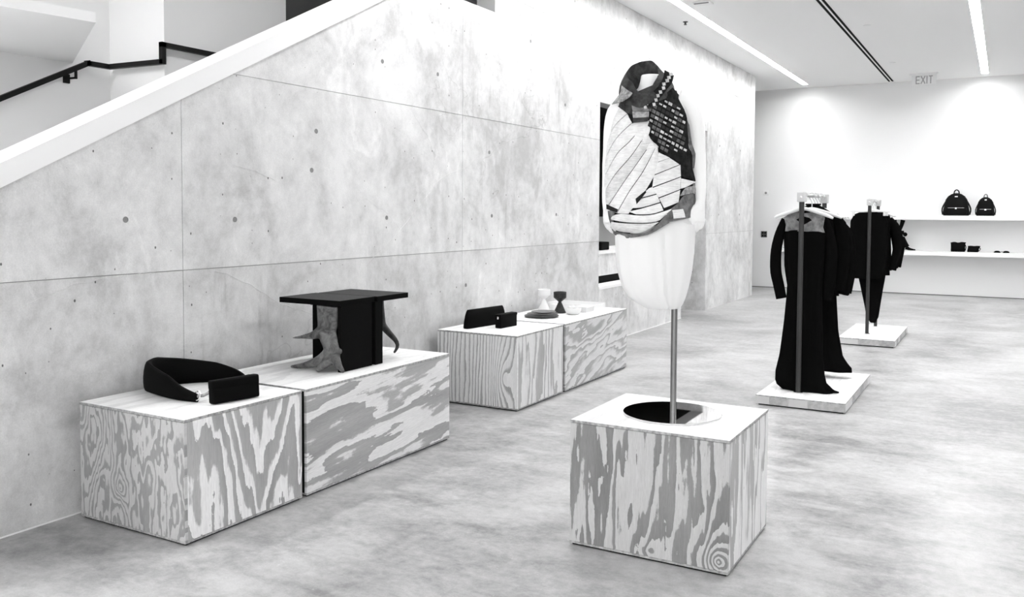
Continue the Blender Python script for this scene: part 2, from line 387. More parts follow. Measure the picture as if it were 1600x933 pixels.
SKL = [(-0.251,1.694),(-0.281,1.584),(-0.29,1.473),(-0.286,1.378),(-0.275,1.299),(-0.256,1.23),(-0.224,1.18),(-0.18,1.146),(-0.136,1.131)]
SKR = [(0.073,1.694),(0.092,1.586),(0.097,1.493),(0.092,1.4),(0.081,1.306),(0.067,1.237),(0.052,1.18),(0.037,1.142),(0.013,1.123)]
RIM = [(-0.143,2.325),(-0.106,2.315),(-0.088,2.277),(-0.111,2.222),(-0.145,2.18),(-0.182,2.18),(-0.213,2.224),(-0.242,2.262),(-0.23,2.296),(-0.19,2.32)]
RIMLOW = [(-0.111,2.154),(-0.037,2.159),(-0.013,2.189),(-0.043,2.153),(-0.123,2.123),(-0.178,2.093),(-0.225,2.113),(-0.275,2.132),(-0.259,2.163),(-0.185,2.149)]
# ================================================================== THE SETTING
XW = -4.2                                   # face of the concrete wall
floor_o = struct('floor', bx((-8, -3, -.12), (5, 18.95, 0)), M_FLOOR)
LIGHTS = [(-3.58, 4.4, 18.3), (-.40, 4.4, 18.38), (2.8, 4.4, 18.3), (-5.3, -1.6, 2.4)]  # last strip is an added unseen fill to brighten the stairwell
cb = B(); LW = .062                          # ceiling with recessed slots for the strips
xs = sorted(LIGHTS)
px_ = -8
for x, y0, y1 in xs:
    box(cb, (px_, -3, CZ), (x-LW, 18.95, CZ+.12)); box(cb, (x-LW, -3, CZ), (x+LW, y0, CZ+.12)); box(cb, (x-LW, y1, CZ), (x+LW, 18.95, CZ+.12)); px_ = x+LW
box(cb, (px_, -3, CZ), (5, 18.95, CZ+.12))
struct('ceiling', cb, M_CEIL)
struct('wall_back', bx((-8, 18.8, 0), (5, 18.95, CZ)), M_WHITE)
struct('wall_right', bx((5, -3, 0), (5.15, 18.95, CZ)), M_WHITE)
struct('wall_front_light_block', bx((-8, -3.1, 0), (-2.4, -3, CZ)), M_WHITE)  # added out of view to keep world light off the lower left wall
struct('base_shadow_back', bx((-6.42, 18.79, 0), (5, 18.8, .012)), M_DARKP)  # dark strip, the shadow gap at the wall's foot put into colour
def slope(y): return 1.698+.5098*(y-2.446)
def syo(z): return 2.446+(z-1.698)/.5098
H1, H2, H3, DT = 1.24, 2.44, 3.64, 2.885
cells = [
 [(syo(0), 0), (3.51, 0), (3.51, H1), (syo(H1), H1)],
 [(syo(H1), H1), (3.51, H1), (3.51, slope(3.51))],
 [(3.51, 0), (6.54, 0), (6.54, H1), (3.51, H1)],
 [(3.51, H1), (6.54, H1), (6.54, H2), (syo(H2), H2), (3.51, slope(3.51))],
 [(syo(H2), H2), (6.54, H2), (6.54, 3.45), (syo(3.45), 3.45)],
 [(6.54, 0), (9.54, 0), (9.54, H1), (6.54, H1)],
 [(6.54, H1), (9.54, H1), (9.54, H2), (6.54, H2)],
 [(6.54, H2), (9.54, H2), (9.54, H3), (7.10, H3), (7.10, 3.45), (6.54, 3.45)],
 [(7.10, H3), (9.54, H3), (9.54, CZ), (7.10, CZ)],
 [(9.54, DT), (13.80, DT), (13.80, H3), (9.54, H3)],
 [(9.54, H3), (13.80, H3), (13.80, CZ), (9.54, CZ)],
 [(13.80, 0), (16.80, 0), (16.80, H1), (13.80, H1)],
 [(13.80, H1), (16.80, H1), (16.80, H3), (13.80, H3)],
 [(13.80, H3), (16.80, H3), (16.80, CZ), (13.80, CZ)],
 [(9.54, 0), (12.60, 0), (12.60, .66), (9.54, .66)],
]
core = B()
for c in cells: prism(core, c, lambda p: (XW-.006, p[0], p[1]), lambda p: (XW-.20, p[0], p[1]))
box(core, (XW-.45, 13.80, 0), (XW-.20, 14.1, DT)); 
wall_left = struct('wall_left', core, M_JOINT)
def inset(poly, d):
    cx = sum(p[0] for p in poly)/len(poly); cz = sum(p[1] for p in poly)/len(poly); n = len(poly); out = []
    for i in range(n):
        a, b, c = Vector(poly[i-1]), Vector(poly[i]), Vector(poly[(i+1) % n])
        e1, e2 = (b-a).normalized(), (c-b).normalized()
        n1, n2 = Vector((-e1.y, e1.x)), Vector((-e2.y, e2.x))
        k = (n1+n2)/max(1+n1.dot(n2), .2)
        out.append(tuple(b+k*d))
    return out
for c in cells:
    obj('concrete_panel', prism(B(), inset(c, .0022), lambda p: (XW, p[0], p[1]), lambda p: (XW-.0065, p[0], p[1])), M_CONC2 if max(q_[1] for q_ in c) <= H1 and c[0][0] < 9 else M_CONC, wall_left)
obj('concrete_panel', bx((XW-.45, 13.793, 0), (XW-.0066, 13.80, DT)), M_CONC, wall_left)
obj('concrete_panel', bx((XW-.2, 16.80, 0), (XW-.0066, 16.806, CZ)), M_CONC, wall_left)
obj('concrete_panel', bx((XW-.2, 9.54, .66), (XW-.0066, 9.546, DT)), M_CONC, wall_left)
for y, z in [(3.13, 1.54), (3.91, 1.536), (4.655, 2.146), (4.608, 1.873), (6.152, 2.745), (5.45, 1.54), (7.05, 1.55), (7.0, 2.14), (8.6, 2.75), (8.4, 1.56), (5.4, 2.74), (7.8, 3.3), (4.6, .95), (6.6, .93), (2.35, .93), (14.5, 1.55), (15.8, 1.55), (14.5, 2.7), (15.8, 2.7)]:
    b = B(); lathe(b, [(.004, 0), (.013, .0), (.017, .0014), (.017, -.003), (.004, -.003)], n=12)
    obj('tie_hole', b, M_HOLE, wall_left, F=Matrix.Translation((XW+.0005, y, z)) @ Matrix.Rotation(math.pi/2, 4, 'Y'))
RIDGES = [[(2.528, 1.109), (2.799, 1.199), (3.14, 1.234), (3.529, 1.248)], [(3.744, 1.232), (4.001, 1.132), (4.31, .969), (4.633, .867)], [(6.069, 1.796), (6.31, 1.912), (6.555, 1.973), (6.781, 2.075), (6.96, 2.168), (7.366, 2.335)],
          [(15.191, 1.093), (15.9, .83), (16.6, .56)], [(3.904, 1.875), (4.091, 1.843), (4.26, 1.787)], [(4.998, 1.048), (5.221, 1.202), (5.581, 1.413), (6.116, 1.808)]]
for pts in RIDGES:
    P = spl([(XW+.0005, y, z) for y, z in pts], 6*len(pts)); rr_ = random.Random(len(pts))
    P = [p+Vector((0, rr_.uniform(-.006, .006), rr_.uniform(-.006, .006))) for p in P]
    obj('cement_ridge', tube(B(), P, [.0021*rr_.uniform(.3, 1.3) for _ in P], 6), M_CONC, wall_left)
# sloped white cap of the stair parapet
cap = [(syo(0)-.2, slope(syo(0)-.2)), (syo(3.45), 3.45), (syo(3.45), 3.57), (syo(0)-.2, slope(syo(0)-.2)+.118)]
cap = [(syo(0), 0.0), (syo(3.45), 3.45), (syo(3.45)-.02, 3.56), (syo(0)-.23, 0.0)]
struct('trim_1', prism(B(), cap, lambda p: (XW+.012, p[0], p[1]), lambda p: (XW-.23, p[0], p[1])), M_CAP)
struct('base_strip_left', bx((XW, -.8, 0), (XW+.005, 12.6, .007)), M_CAP)  # thin white strip along the foot of the wall
# stairwell behind the parapet
struct('wall_stair', bx((-6.57, -3, 0), (-6.42, 18.8, CZ)), M_WHITE)
struct('wall_stair_return', bx((-6.42, 4.66, 0), (-5.76, 4.75, CZ)), M_WHITE)
struct('wall_stair_upper', bx((-5.88, 4.75, 0), (-5.76, 5.99, CZ)), M_WHITE)
struct('wall_stair_dark', bx((-5.98, 5.99, 0), (-5.90, 7.7, CZ)), M_DARKP)
struct('wall_stair_far', bx((-5.88, 7.7, 0), (-5.76, 9.3, CZ)), M_WHITE)
slabp = [(-5.04, 2.55), (-4.9, 3.463), (-6.42, 4.33), (-6.42, 2.9)]
struct('ceiling_landing', prism(B(), slabp, lambda p: (p[0], p[1], 2.742), lambda p: (p[0], p[1], 2.742+.062)), M_WHITE)
# stair flight (its top shows only from further right)
st = B()
for i in range(12):
    y0 = 1.0+i*.30
    box(st, (-6.42, y0, 0), (XW-.2, y0+.30, .17*(i+1)*.9))
struct('floor_stair', st, M_STAIR)
# display opening in the concrete wall
op = B()
box(op, (-5.70, 9.30, 0), (-5.60, 13.9, 2.95)); box(op, (-5.60, 9.30, 2.90), (-4.41, 13.9, 2.95)); box(op, (-5.60, 9.30, 0), (-4.41, 9.36, 2.90)); box(op, (-5.6, 13.83, 0), (-4.66, 13.9, 2.9))
struct('wall_opening', op, M_VOID)
struct('trim_2', bx((XW-.21, 9.55, .66), (XW+.004, 12.58, .695)), M_CAP)
dpl = thing('display_plinth', 'concrete display plinth with white top inside the wall opening', 'plinth', (-4.75, 11, 0))
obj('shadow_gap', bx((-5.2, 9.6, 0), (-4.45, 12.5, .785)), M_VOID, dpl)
obj('body', bx((-5.2, 9.6, .785), (-4.42, 12.5, 1.06)), M_CONC, dpl)
obj('top', bx((-5.2, 9.58, 1.06), (-4.41, 12.52, 1.095)), M_CAP, dpl)
struct('wall_opening_panel', bx((-5.05, 9.6, 1.096), (-5.0, 12.5, 1.52)), M_GREYP)
b = B(); box(b, (-4.64, 10.30, 1.096), (-4.50, 10.56, 1.20), .012, 2)
o = obj('clutch_bag', b, M_LEATH, origin=(-4.57, 10.43, 1.096)); props(o, 'small black bag on the white plinth in the wall opening', 'bag')

# ================================================================== CEILING
for (x0, y0, y1), lab in zip(LIGHTS, ['long white light strip in the ceiling nearest the concrete wall', 'long white light strip in the ceiling at right above the shelves', 'long white light strip in the ceiling beyond the right edge', 'added fill light strip above the stairwell, out of view']):
    t = thing('ceiling_light', lab, 'light', (x0, (y0+y1)/2, CZ), group='ceiling light strips')
    hb = B(); box(hb, (x0-.0615, y0+.001, CZ+.042), (x0+.0615, y1-.001, CZ+.07)); box(hb, (x0-.0615, y0+.001, CZ-.001), (x0-.058, y1-.001, CZ+.0419)); box(hb, (x0+.058, y0+.001, CZ-.001), (x0+.0615, y1-.001, CZ+.0419))
    obj('housing', hb, M_FIX, t)
    obj('diffuser', bx((x0-.0575, y0+.002, CZ+.032), (x0+.0575, y1-.002, CZ+.0415)), M_STAIR_FILL if x0 < -5 else M_LED, t)
t = thing('air_slot', 'long double black ventilation slot in the ceiling between the light strips', 'vent', (-2.02, 12, CZ))
obj('frame', bx((-2.075, 3, CZ-.006), (-1.955, 18.6, CZ)), M_FIX, t)
for x in (-2.045, -1.985): obj('slot', bx((x-.017, 3.02, CZ-.008), (x+.017, 18.58, CZ-.004)), M_VOID, t)
t = thing('exit_sign', 'pale ceiling sign reading EXIT in grey letters above the back wall', 'sign', (-1.37, 17.82, CZ))
obj('canopy', bx((-1.62, 17.79, CZ-.02), (-1.14, 17.85, CZ)), M_SHELF, t)
obj('panel', bx((-1.58, 17.815, 3.945), (-1.17, 17.825, CZ-.02), .003), M_WHITE, t)
def letter(segs):
    b = B()
    for x0, z0, x1, z1, w in segs:
        p, q_ = Vector((x0, z0)), Vector((x1, z1)); d = (q_-p).normalized(); n_ = Vector((-d.y, d.x))*w/2
        prism(b, [p+n_, q_+n_, q_-n_, p-n_], lambda s: (s.x, 17.811, s.y), lambda s: (s.x, 17.8155, s.y))
    return b
zl, zh, w_ = 3.968, 4.112, .017
obj('letter_e', letter([(-1.505, zl, -1.505, zh, w_), (-1.505, zl+.008, -1.445, zl+.008, w_), (-1.505, 4.04, -1.45, 4.04, w_), (-1.505, zh-.008, -1.445, zh-.008, w_)]), M_LETTER, t)
obj('letter_x', letter([(-1.425, zl, -1.355, zh, w_), (-1.425, zh, -1.355, zl, w_)]), M_LETTER, t)
obj('letter_i', letter([(-1.325, zl, -1.325, zh, w_)]), M_LETTER, t)
obj('letter_t', letter([(-1.262, zl, -1.262, zh, w_), (-1.295, zh-.008, -1.229, zh-.008, w_)]), M_LETTER, t)
b = B(); lathe(b, [(.035, 0), (.035, -.006), (.014, -.010), (.014, -.035), (.022, -.038), (.022, -.042), (.004, -.045)], n=14)
o = obj('sprinkler', b, M_POST, F=Matrix.Translation((-3.836, 11.53, CZ)), origin=(-3.836, 11.53, CZ)); props(o, 'dark ceiling sprinkler head beside the concrete wall', 'sprinkler')
t = thing('ceiling_sensor', 'small white rectangular fitting on the ceiling beside the left light strip', 'sensor', (-3.30, 10.58, CZ))
obj('plate', bx((-3.41, 10.50, CZ-.02), (-3.19, 10.66, CZ), .004), M_FIX, t); obj('lens', bx((-3.39, 10.495, CZ-.028), (-3.21, 10.52, CZ-.019)), M_GREYP, t)
for x, y, lab in [(-1.72, 12.9, 'round sprinkler cover in the ceiling nearer the camera'), (-1.75, 16.3, 'round sprinkler cover in the ceiling nearer the exit sign')]:
    b = B(); lathe(b, [(.005, 0), (.05, 0), (.05, -.005), (.042, -.009), (.005, -.009)], n=18)
    o = obj('sprinkler_cover', b, M_FIX, F=Matrix.Translation((x, y, CZ)), origin=(x, y, CZ)); props(o, lab, 'sprinkler')
# ================================================================== STAIR HANDRAIL
t = thing('handrail', 'black stepped handrail on the white stairwell wall behind the parapet', 'handrail', (-6.337, 4.4, 2.74))
path = [(-6.337, 1.6, 2.744-(4.403-1.6)*.508), (-6.337, 4.403, 2.744), (-6.337, 4.595, 2.744), (-5.70, 4.595, 2.735), (-5.70, 4.595, 2.866), (-5.70, 6.2, 2.866)]
def bar(bm, p, q_, w, h):
    p, q_ = Vector(p), Vector(q_); d = (q_-p).normalized(); s = d.cross(Vector((0, 0, 1)))
    s = Vector((1, 0, 0)) if s.length < .01 else s.normalized()
    u = s.cross(d).normalized(); p = p-d*h/2; q_ = q_+d*h/2
    r = [[c+s*a*w/2+u*bb*h/2 for a, bb in ((-1, -1), (1, -1), (1, 1), (-1, 1))] for c in (p, q_)]
    rings(bm, r); return bm
b = B()
for p, q_ in zip(path, path[1:]): bar(b, p, q_, .038, .038)
obj('rail', b, M_BLACK, t)
for y, x, z, sl in [(4.30, -6.337, 2.744-.103*.508, 1), (2.6, -6.337, 2.744-1.803*.508, 1), (5.05, -5.70, 2.866, 0)]:
    br = obj('bracket', bar(B(), (x, y, z-.02), (x, y, z-.075), .016, .016), M_BLACK, t)
    obj('wall_plate', bx((x-.085, y-.055, z-.115), (x-.066, y-.005, z-.045)), M_BLACK, br)
    obj('arm', bar(B(), (x-.07, y-.01, z-.075), (x, y, z-.075), .014, .014), M_BLACK, br)

# ================================================================== PLYWOOD BOXES
def ply_box(name, label, lo, hi, fm, sm, group='plywood display boxes', bm_=None):
    x0, y0, z0 = lo; x1, y1, z1 = hi
    t = thing(name, label, 'plinth', ((x0+x1)/2, (y0+y1)/2, 0), group=group)
    e = .0012
    b = bx((x0, y0, z1-.013), (x1, y1, z1), .0012)
    b.normal_update()
    o = obj('top_panel', b, [M_TOP, M_EDGE], t)
    for p in o.data.polygons: p.material_index = 0 if p.normal.z > .9 else 1
    zb, zt = .021, z1-.0145
    fi = .0185 if fm is M_VOID else e
    obj('front_panel', bx((x0+fi, y0+e, zb), (x1-fi, y0+.018, zt)), fm, t)
    obj('back_panel', bx((x0+.0185, y1-.018, zb), (x1-.0185, y1-e, zt)), bm_ or fm, t)  # black panels facing a neighbour box put the gap's shade into colour
    obj('side_panel', bx((x1-.018, y0+(e if fi > e else .0182), zb), (x1-e, y1-e, zt)), sm, t)
    obj('side_panel', bx((x0+e, y0+(e if fi > e else .0182), zb), (x0+.018, y1-e, zt)), sm, t)
    obj('bottom_panel', bx((x0+e, y0+e, .010), (x1-e, y1-e, .0195)), M_EDGE, t)
    obj('core', bx((x0+.012, y0+.012, .0), (x1-.012, y1-.012, z1-.013)), M_VOID, t)
    return t
HB = .605
ply_box('plywood_box', 'nearest left plywood box against the concrete wall, under the black belt bag', (-4.13, 2.79, 0), (-3.345, 3.583, HB),
        ply('ply_swirl', 'x', 'z', 4.1, 5.5, 1.8, 13, 6, .46, .54, .34, .55, knots=[(-.08, .20, 6, .08, 1.2)]), ply('ply_flame', 'y', 'z', 8.7, 5.0, 1.1, 5.0, 3.0, .56, .84, .44, .30, knots=[(.04, 1.05, 9, .40, 2.4)]), bm_=M_VOID)
ply_box('plywood_box', 'plywood box under the black side table with antlers', (-4.13, 3.618, 0), (-3.345, 5.05, HB),
        M_VOID, ply('ply_cloud', 'z', 'y', 11.3, 5.5, .95, 4.6, 3.0, .50, .76, .42, .36, tilt=-.10))
ply_box('plywood_box', 'plywood box with fine upright grain, under the black clutch and black wallet', (-4.11, 6.02, 0), (-3.345, 6.850, HB),
        ply('ply_lines', 'x', 'z', 2.2, 3.0, .5, 5, 28, .36, .82, .46, .3, soft=.2, knots=[(.26, .25, 4, .10, 2.6)]), ply('ply_ovals', 'y', 'z', 15.2, 5, .8, 6, 9, .40, .74, .46, .3, soft=.2), bm_=M_VOID)
ply_box('plywood_box', 'furthest plywood box at the wall, under the plates and goblets', (-4.11, 6.894, 0), (-3.345, 8.32, HB),
        M_VOID, ply('ply_waves', 'z', 'y', 21.7, 4.6, 1.3, 7, 7, .40, .70, .44, .35, tilt=-.25, soft=.3))
ply_box('plywood_box', 'free-standing plywood box in front carrying the mannequin on its pole', (-1.785, 3.735, 0), (-1.017, 4.44, HB),
        ply('ply_bold', 'x', 'z', 31.9, 9.0, 1.0, 5.5, 9.0, .46, .53, .27, .34, soft=.06, knots=[(.34, .06, 5, .07, 1.0), (.02, .05, 1.4, .05, .8)]), ply('ply_side', 'y', 'z', 6.4, 6, .8, 5, 8, .36, .78, .48, .28, soft=.15))

# ================================================================== THINGS ON THE BOXES
T = HB+.0005
# --- belt bag: wide padded strap looping to a boxy wallet bag
t = thing('belt_bag', 'black boxy bag with a wide padded strap loop on the nearest box', 'bag', (-3.75, 3.2, HB))
bag = B(); box(bag, (-.135, -.024, 0), (.135, .024, .118), .012, 3)
FB = Matrix.Translation((-3.465, 3.215, T+.003)) @ Matrix.Rotation(math.radians(78), 4, 'Z') @ Matrix.Rotation(math.radians(-4), 4, 'X')
obj('bag_body', bag, M_LEATH, t, F=FB.copy(), smooth=True)
fl = B(); box(fl, (-.1355, -.0255, .070), (.1355, .0255, .1195), .012, 3); obj('flap', fl, M_LEATH, t, F=FB.copy(), smooth=True)
ctr = spl([(-3.60, 3.09, 0), (-3.72, 3.075, 0), (-3.90, 3.10, 0), (-4.06, 3.15, 0), (-4.105, 3.24, 0), (-4.07, 3.35, 0), (-3.99, 3.46, 0), (-3.89, 3.53, 0), (-3.80, 3.55, 0), (-3.71, 3.53, 0)], 40)
hgt = [interp([(0, .04), (.06, .06), (.20, .12), (.38, .155), (.5, .17), (.62, .150), (.80, .115), (.92, .075), (1, .045)], i/39) for i in range(40)]
rs = []
for i, p in enumerate(ctr):
    d = (ctr[min(i+1, 39)]-ctr[max(i-1, 0)]).normalized(); s = Vector((d.y, -d.x, 0)); h = hgt[i]; wth = .013+.012*math.sin(math.pi*i/39)
    lean = .18*math.sin(math.pi*i/39)
    r = []
    for k in range(16):
        a = 2*math.pi*k/16
        zz = h/2*(1+math.sin(a)*(1 if True else 0))
        r.append(p+s*(math.copysign(abs(math.cos(a))**.7, math.cos(a))*wth+lean*(zz-h/2)*.3)+Vector((0, 0, T+zz)))
    rs.append(r)
b = B(); rings(b, rs); obj('strap', b, M_LEATH, t, smooth=True)
b = B(); tube(b, [(-3.60, 3.09, T+.03), (-3.575, 3.105, T+.035), (-3.55, 3.12, T+.05), (-3.50, 3.10, T+.08)], .008, 8); obj('strap_tab', b, M_LGREY, t)
for c_, rr in [((-3.600, 3.088, T+.034), .022), ((-3.505, 3.105, T+.082), .018), ((-3.69, 3.52, T+.045), .020)]:
    b = B(); tube(b, [Vector(c_)+Vector((math.cos(a)*rr, math.sin(a)*rr*.3, math.sin(a)*rr)) for a in [2*math.pi*k/14 for k in range(15)]], .004, 6); obj('clasp_ring', b, M_CHROME, t, smooth=True)
# --- side table of black boards with two antlers
t = thing('side_table', 'black two-slab side table with an antler at its foot, on the second box', 'table', (-3.75, 4.42, HB))
ZT, ZU = 1.046, 1.012
for lo, hi in [((-4.0, 4.085, ZU), (-3.505, 4.425, ZT)), ((-3.985, 4.432, ZU), (-3.49, 4.765, ZT))]:
    bb = bx(lo, hi, .002); o = obj('top_slab', bb, [M_TABTOP, M_TABLE], t)
    for p in o.data.polygons: p.material_index = 0 if p.normal.z > .9 else 1
obj('leg_board', bx((-3.535, 4.10, T), (-3.507, 4.40, ZU), .002), M_TABLE, t)
obj('leg_board', bx((-3.545, 4.425, T), (-3.50, 4.50, ZU), .002), M_TABLE, t)
obj('leg_board', bx((-4.02, 4.41, T), (-3.55, 4.44, ZU), .002), M_TABLE, t)
# antler: palm narrowing to a trunk with tines, metres in the plane x/z at y about 4.10
def antler(name, pieces, mat, F, vox=.006):
    b = B()
    for pts, rad, fl in pieces: tube(b, spl(pts, 14), [interp(list(zip([k/(len(rad)-1) for k in range(len(rad))], rad)), i/13) for i in range(14)], 12, flat=(Vector((0, 1, 0)), fl))
    o = obj(name, b, mat, t, F=F)
    return o
def fuse(o, vox, it=4, fac=.5):
    """fuse overlapping closed shells into one continuous skin"""
    m = o.modifiers.new('fuse', 'REMESH'); m.mode = 'VOXEL'; m.voxel_size = vox; m.use_smooth_shade = True
    s = o.modifiers.new('smooth', 'SMOOTH'); s.iterations = it; s.factor = fac
    dg = bpy.context.evaluated_depsgraph_get(); me = bpy.data.meshes.new_from_object(o.evaluated_get(dg), depsgraph=dg)
    o.modifiers.clear(); old = o.data; o.data = me; bpy.data.meshes.remove(old)
    me.polygons.foreach_set('use_smooth', [True]*len(me.polygons)); return o
Ft = Matrix.Translation((0, 4.10, 0))
an = antler('antler', [
  ([(-3.625, .02, 1.008), (-3.63, .02, .90), (-3.625, .01, .84), (-3.585, 0, .76), (-3.575, 0, .70)], [.092, .083, .075, .064, .062], .42),
  ([(-3.64, .01, .86), (-3.72, -.01, .822), (-3.79, -.015, .808), (-3.886, -.02, .793)], [.05, .027, .013, .005], .7),
  ([(-3.575, 0, .73), (-3.66, -.01, .672), (-3.76, -.03, .635), (-3.872, -.05, .617)], [.056, .036, .021, .008], .75),
  ([(-3.58, 0, .70), (-3.615, -.04, .648), (-3.642, -.075, .618)], [.052, .030, .014], .8),
  ([(-3.57, 0, .73), (-3.54, -.01, .68), (-3.49, -.03, .645), (-3.455, -.04, .622)], [.058, .038, .022, .012], .7),
  ([(-3.56, 0, .735), (-3.50, -.01, .738)], [.03, .016], .8)], M_ANT, Ft.copy())
fuse(an, .0055)
b = B(); tube(b, spl([(-3.70, 4.72, 1.0), (-3.715, 4.75, .90), (-3.70, 4.75, .82), (-3.645, 4.75, .765), (-3.585, 4.75, .715), (-3.570, 4.75, .675), (-3.597, 4.75, .632)], 22), [interp([(0, .03), (.35, .03), (.6, .022), (.85, .014), (1, .007)], i/21) for i in range(22)], 10)
obj('antler_tine', b, M_ANTD, t, smooth=True)
# --- black clutch and wallet on the third box
FC = Matrix.Translation((-3.895, 6.43, T)) @ Matrix.Rotation(math.radians(82), 4, 'Z')
t = thing('clutch_bag', 'long black clutch standing on edge on the third box', 'bag', (-3.895, 6.43, HB))
b = B(); rs = []
for z, w, d in [(0, .262, .030), (.01, .268, .034), (.06, .262, .030), (.11, .252, .022), (.142, .242, .014), (.154, .232, .006)]:
    rs.append(ell((0, 0), w, d, z, 32, 5))
rings(b, rs); obj('body', b, M_LEATH, t, F=FC.copy(), smooth=True)
b = B(); rs = [ell((0, -.004), w, d, z, 32, 5) for z, w, d in [(.075, .259, .031), (.11, .254, .027), (.142, .244, .019), (.157, .236, .010)]]
rings(b, rs); obj('flap', b, M_LEATH, t, F=FC.copy(), smooth=True)
FW = Matrix.Translation((-3.70, 6.46, T)) @ Matrix.Rotation(math.radians(86), 4, 'Z')
t = thing('wallet', 'small black boxy wallet with a snap beside the long clutch', 'wallet', (-3.70, 6.46, HB))
b = B(); box(b, (-.125, -.030, 0), (.125, .030, .112), .008, 2); obj('body', b, M_LEATH, t, F=FW.copy(), smooth=True)
b = B(); box(b, (-.127, -.033, .092), (.127, .033, .118), .008, 2); obj('flap', b, M_LEATH, t, F=FW.copy(), smooth=True)
b = B(); lathe(b, [(.001, 0), (.011, 0), (.011, .004), (.001, .006)], n=14)
obj('snap', b, M_CHROME, t, F=FW @ Matrix.Translation((-.125, 0, .088)) @ Matrix.Rotation(-math.pi/2, 4, 'Y'))
# --- plates, goblets, bowl, card box, tray on the fourth box
pc = (-3.765, 7.24)
for k, (r, lab) in enumerate([(.165, 'largest dark plate at the bottom of the stack on the fourth box'), (.148, 'middle dark plate of the stack on the fourth box'), (.118, 'smallest dark plate on top of the stack on the fourth box')]):
    b = B(); z = k*.0185; lathe(b, [(.002, 0), (r*.55, 0), (r*.60, .002), (r*.98, .0135), (r, .0155), (r*.98, .0165), (r*.6, .0075), (.002, .0075)], n=40)
    o = obj('plate', b, M_PLATE, F=Matrix.Translation((pc[0]+.008*k, pc[1]+.006*k, T+z)), origin=(pc[0]+.008*k, pc[1]+.006*k, T+z), smooth=True)
    props(o, lab, 'plate', 'stack of dark plates')
gob = [(.002, 0), (.058, 0), (.060, .006), (.016, .104), (.0155, .110), (.062, .150), (.063, .203), (.058, .206), (.055, .204), (.054, .155), (.010, .125), (.002, .124)]
for mat, x, y, lab in [(M_PORC, -4.02, 7.78, 'white hourglass-shaped goblet beside the wall behind the plates'), (M_DSTONE, -3.762, 7.62, 'black hourglass-shaped goblet behind the stacked plates')]:
    b = B(); lathe(b, gob, n=32); o = obj('goblet', b, mat, F=Matrix.Translation((x, y, T)), origin=(x, y, T), smooth=True); props(o, lab, 'goblet', 'hourglass goblets')
t = thing('bowl', 'white bowl heaped with small white crumpled pieces on the fourth box', 'bowl', (-3.60, 7.58, HB))
b = B(); lathe(b, [(.002, 0), (.045, 0), (.062, .010), (.077, .035), (.080, .062), (.076, .064), (.070, .040), (.05, .018), (.002, .016)], n=32); obj('bowl_body', b, M_PORC, t, F=Matrix.Translation((-3.60, 7.58, T)), smooth=True)
rnd = random.Random(3)
for i in range(7):
    a = i*2*math.pi/6; r = .042 if i < 6 else 0
    b = B(); bmesh.ops.create_icosphere(b, subdivisions=1, radius=.024)
    for v in b.verts: v.co *= rnd.uniform(.7, 1.2)
    obj('crumpled_paper', b, M_PAPER, t, F=Matrix.Translation((-3.60+r*math.cos(a), 7.58+r*math.sin(a), T+.062+.006*(i == 6))))
t = thing('card_box', 'small white lidded box beside the white bowl and tray', 'box', (-3.60, 7.86, HB))
obj('box_body', bx((-3.665, 7.77, T), (-3.545, 7.94, T+.045), .002), M_PAPER, t); obj('lid', bx((-3.668, 7.767, T+.0455), (-3.542, 7.943, T+.056), .002), M_PORC, t)
t = thing('tray', 'shallow white rectangular tray at the far end of the fourth box', 'tray', (-3.84, 8.1, HB))
x0, x1, y0, y1 = -4.09, -3.56, 7.98, 8.27
obj('base', bx((x0, y0, T), (x1, y1, T+.008)), M_PORC, t)
for lo, hi in [((x0, y0, T+.0085), (x1, y0+.012, T+.055)), ((x0, y1-.012, T+.0085), (x1, y1, T+.055)), ((x0, y0+.0125, T+.0085), (x0+.012, y1-.0125, T+.055)), ((x1-.012, y0+.0125, T+.0085), (x1, y1-.0125, T+.055))]: obj('rim', bx(lo, hi), M_PORC, t)
b = B(); lathe(b, [(.002, 0), (.05, 0), (.055, .01), (.055, .055), (.05, .058), (.002, .058)], n=24)
o = obj('jar', b, M_PORC, F=Matrix.Translation((-3.93, 7.86, T)), origin=(-3.93, 7.86, T), smooth=True); props(o, 'low white round pot between the two goblets and the tray', 'pot')

# ================================================================== MANNEQUIN ON THE POLE
MA = math.atan2(1.4, 4.1)
FM = frame((-1.4, 4.1, 0), MA)               # local x across the chest, -y out of the chest, z from the floor
DC = 4.332
def persp(u, v, z): k = (DC+v)/DC; return Vector((u*k, v, 1.6+(z-1.6)*k))   # outline on the front of the body seen from standing height
mq = thing('mannequin', 'white headless mannequin on a steel pole rising from the free-standing plywood box', 'mannequin', (-1.4, 4.1, HB), MA)
b = B(); lathe(b, [(.002, 0), (.238, 0), (.24, .002), (.24, .006), (.238, .008), (.002, .008)], n=64)
obj('mirror_base', b, M_MIRROR, mq, F=FM @ Matrix.Translation((-.005, 0, T)))
b = B(); lathe(b, [(.015, 0), (.015, .56)], n=20); obj('pole', b, M_STEEL, mq, F=FM @ Matrix.Translation((0, 0, T+.008)), smooth=True)
bc = -.125
b = B()
prof = [(1.44, .165, .105, -.105), (1.52, .175, .110, -.11), (1.62, .165, .105, -.12), (1.74, .148, .092, -.125), (1.84, .150, .098, -.13), (1.95, .160, .105, -.13), (2.03, .166, .100, -.13), (2.09, .172, .085, -.128), (2.125, .168, .070, -.125), (2.15, .135, .060, -.127), (2.172, .085, .056, -.132), (2.20, .056, .050, -.132), (2.23, .049, .047, -.130), (2.262, .046, .045, -.128)]
rings(b, [ell((c, 0), w, d, z, 32, 2.2 if z < 2.1 else 2) for z, w, d, c in prof])
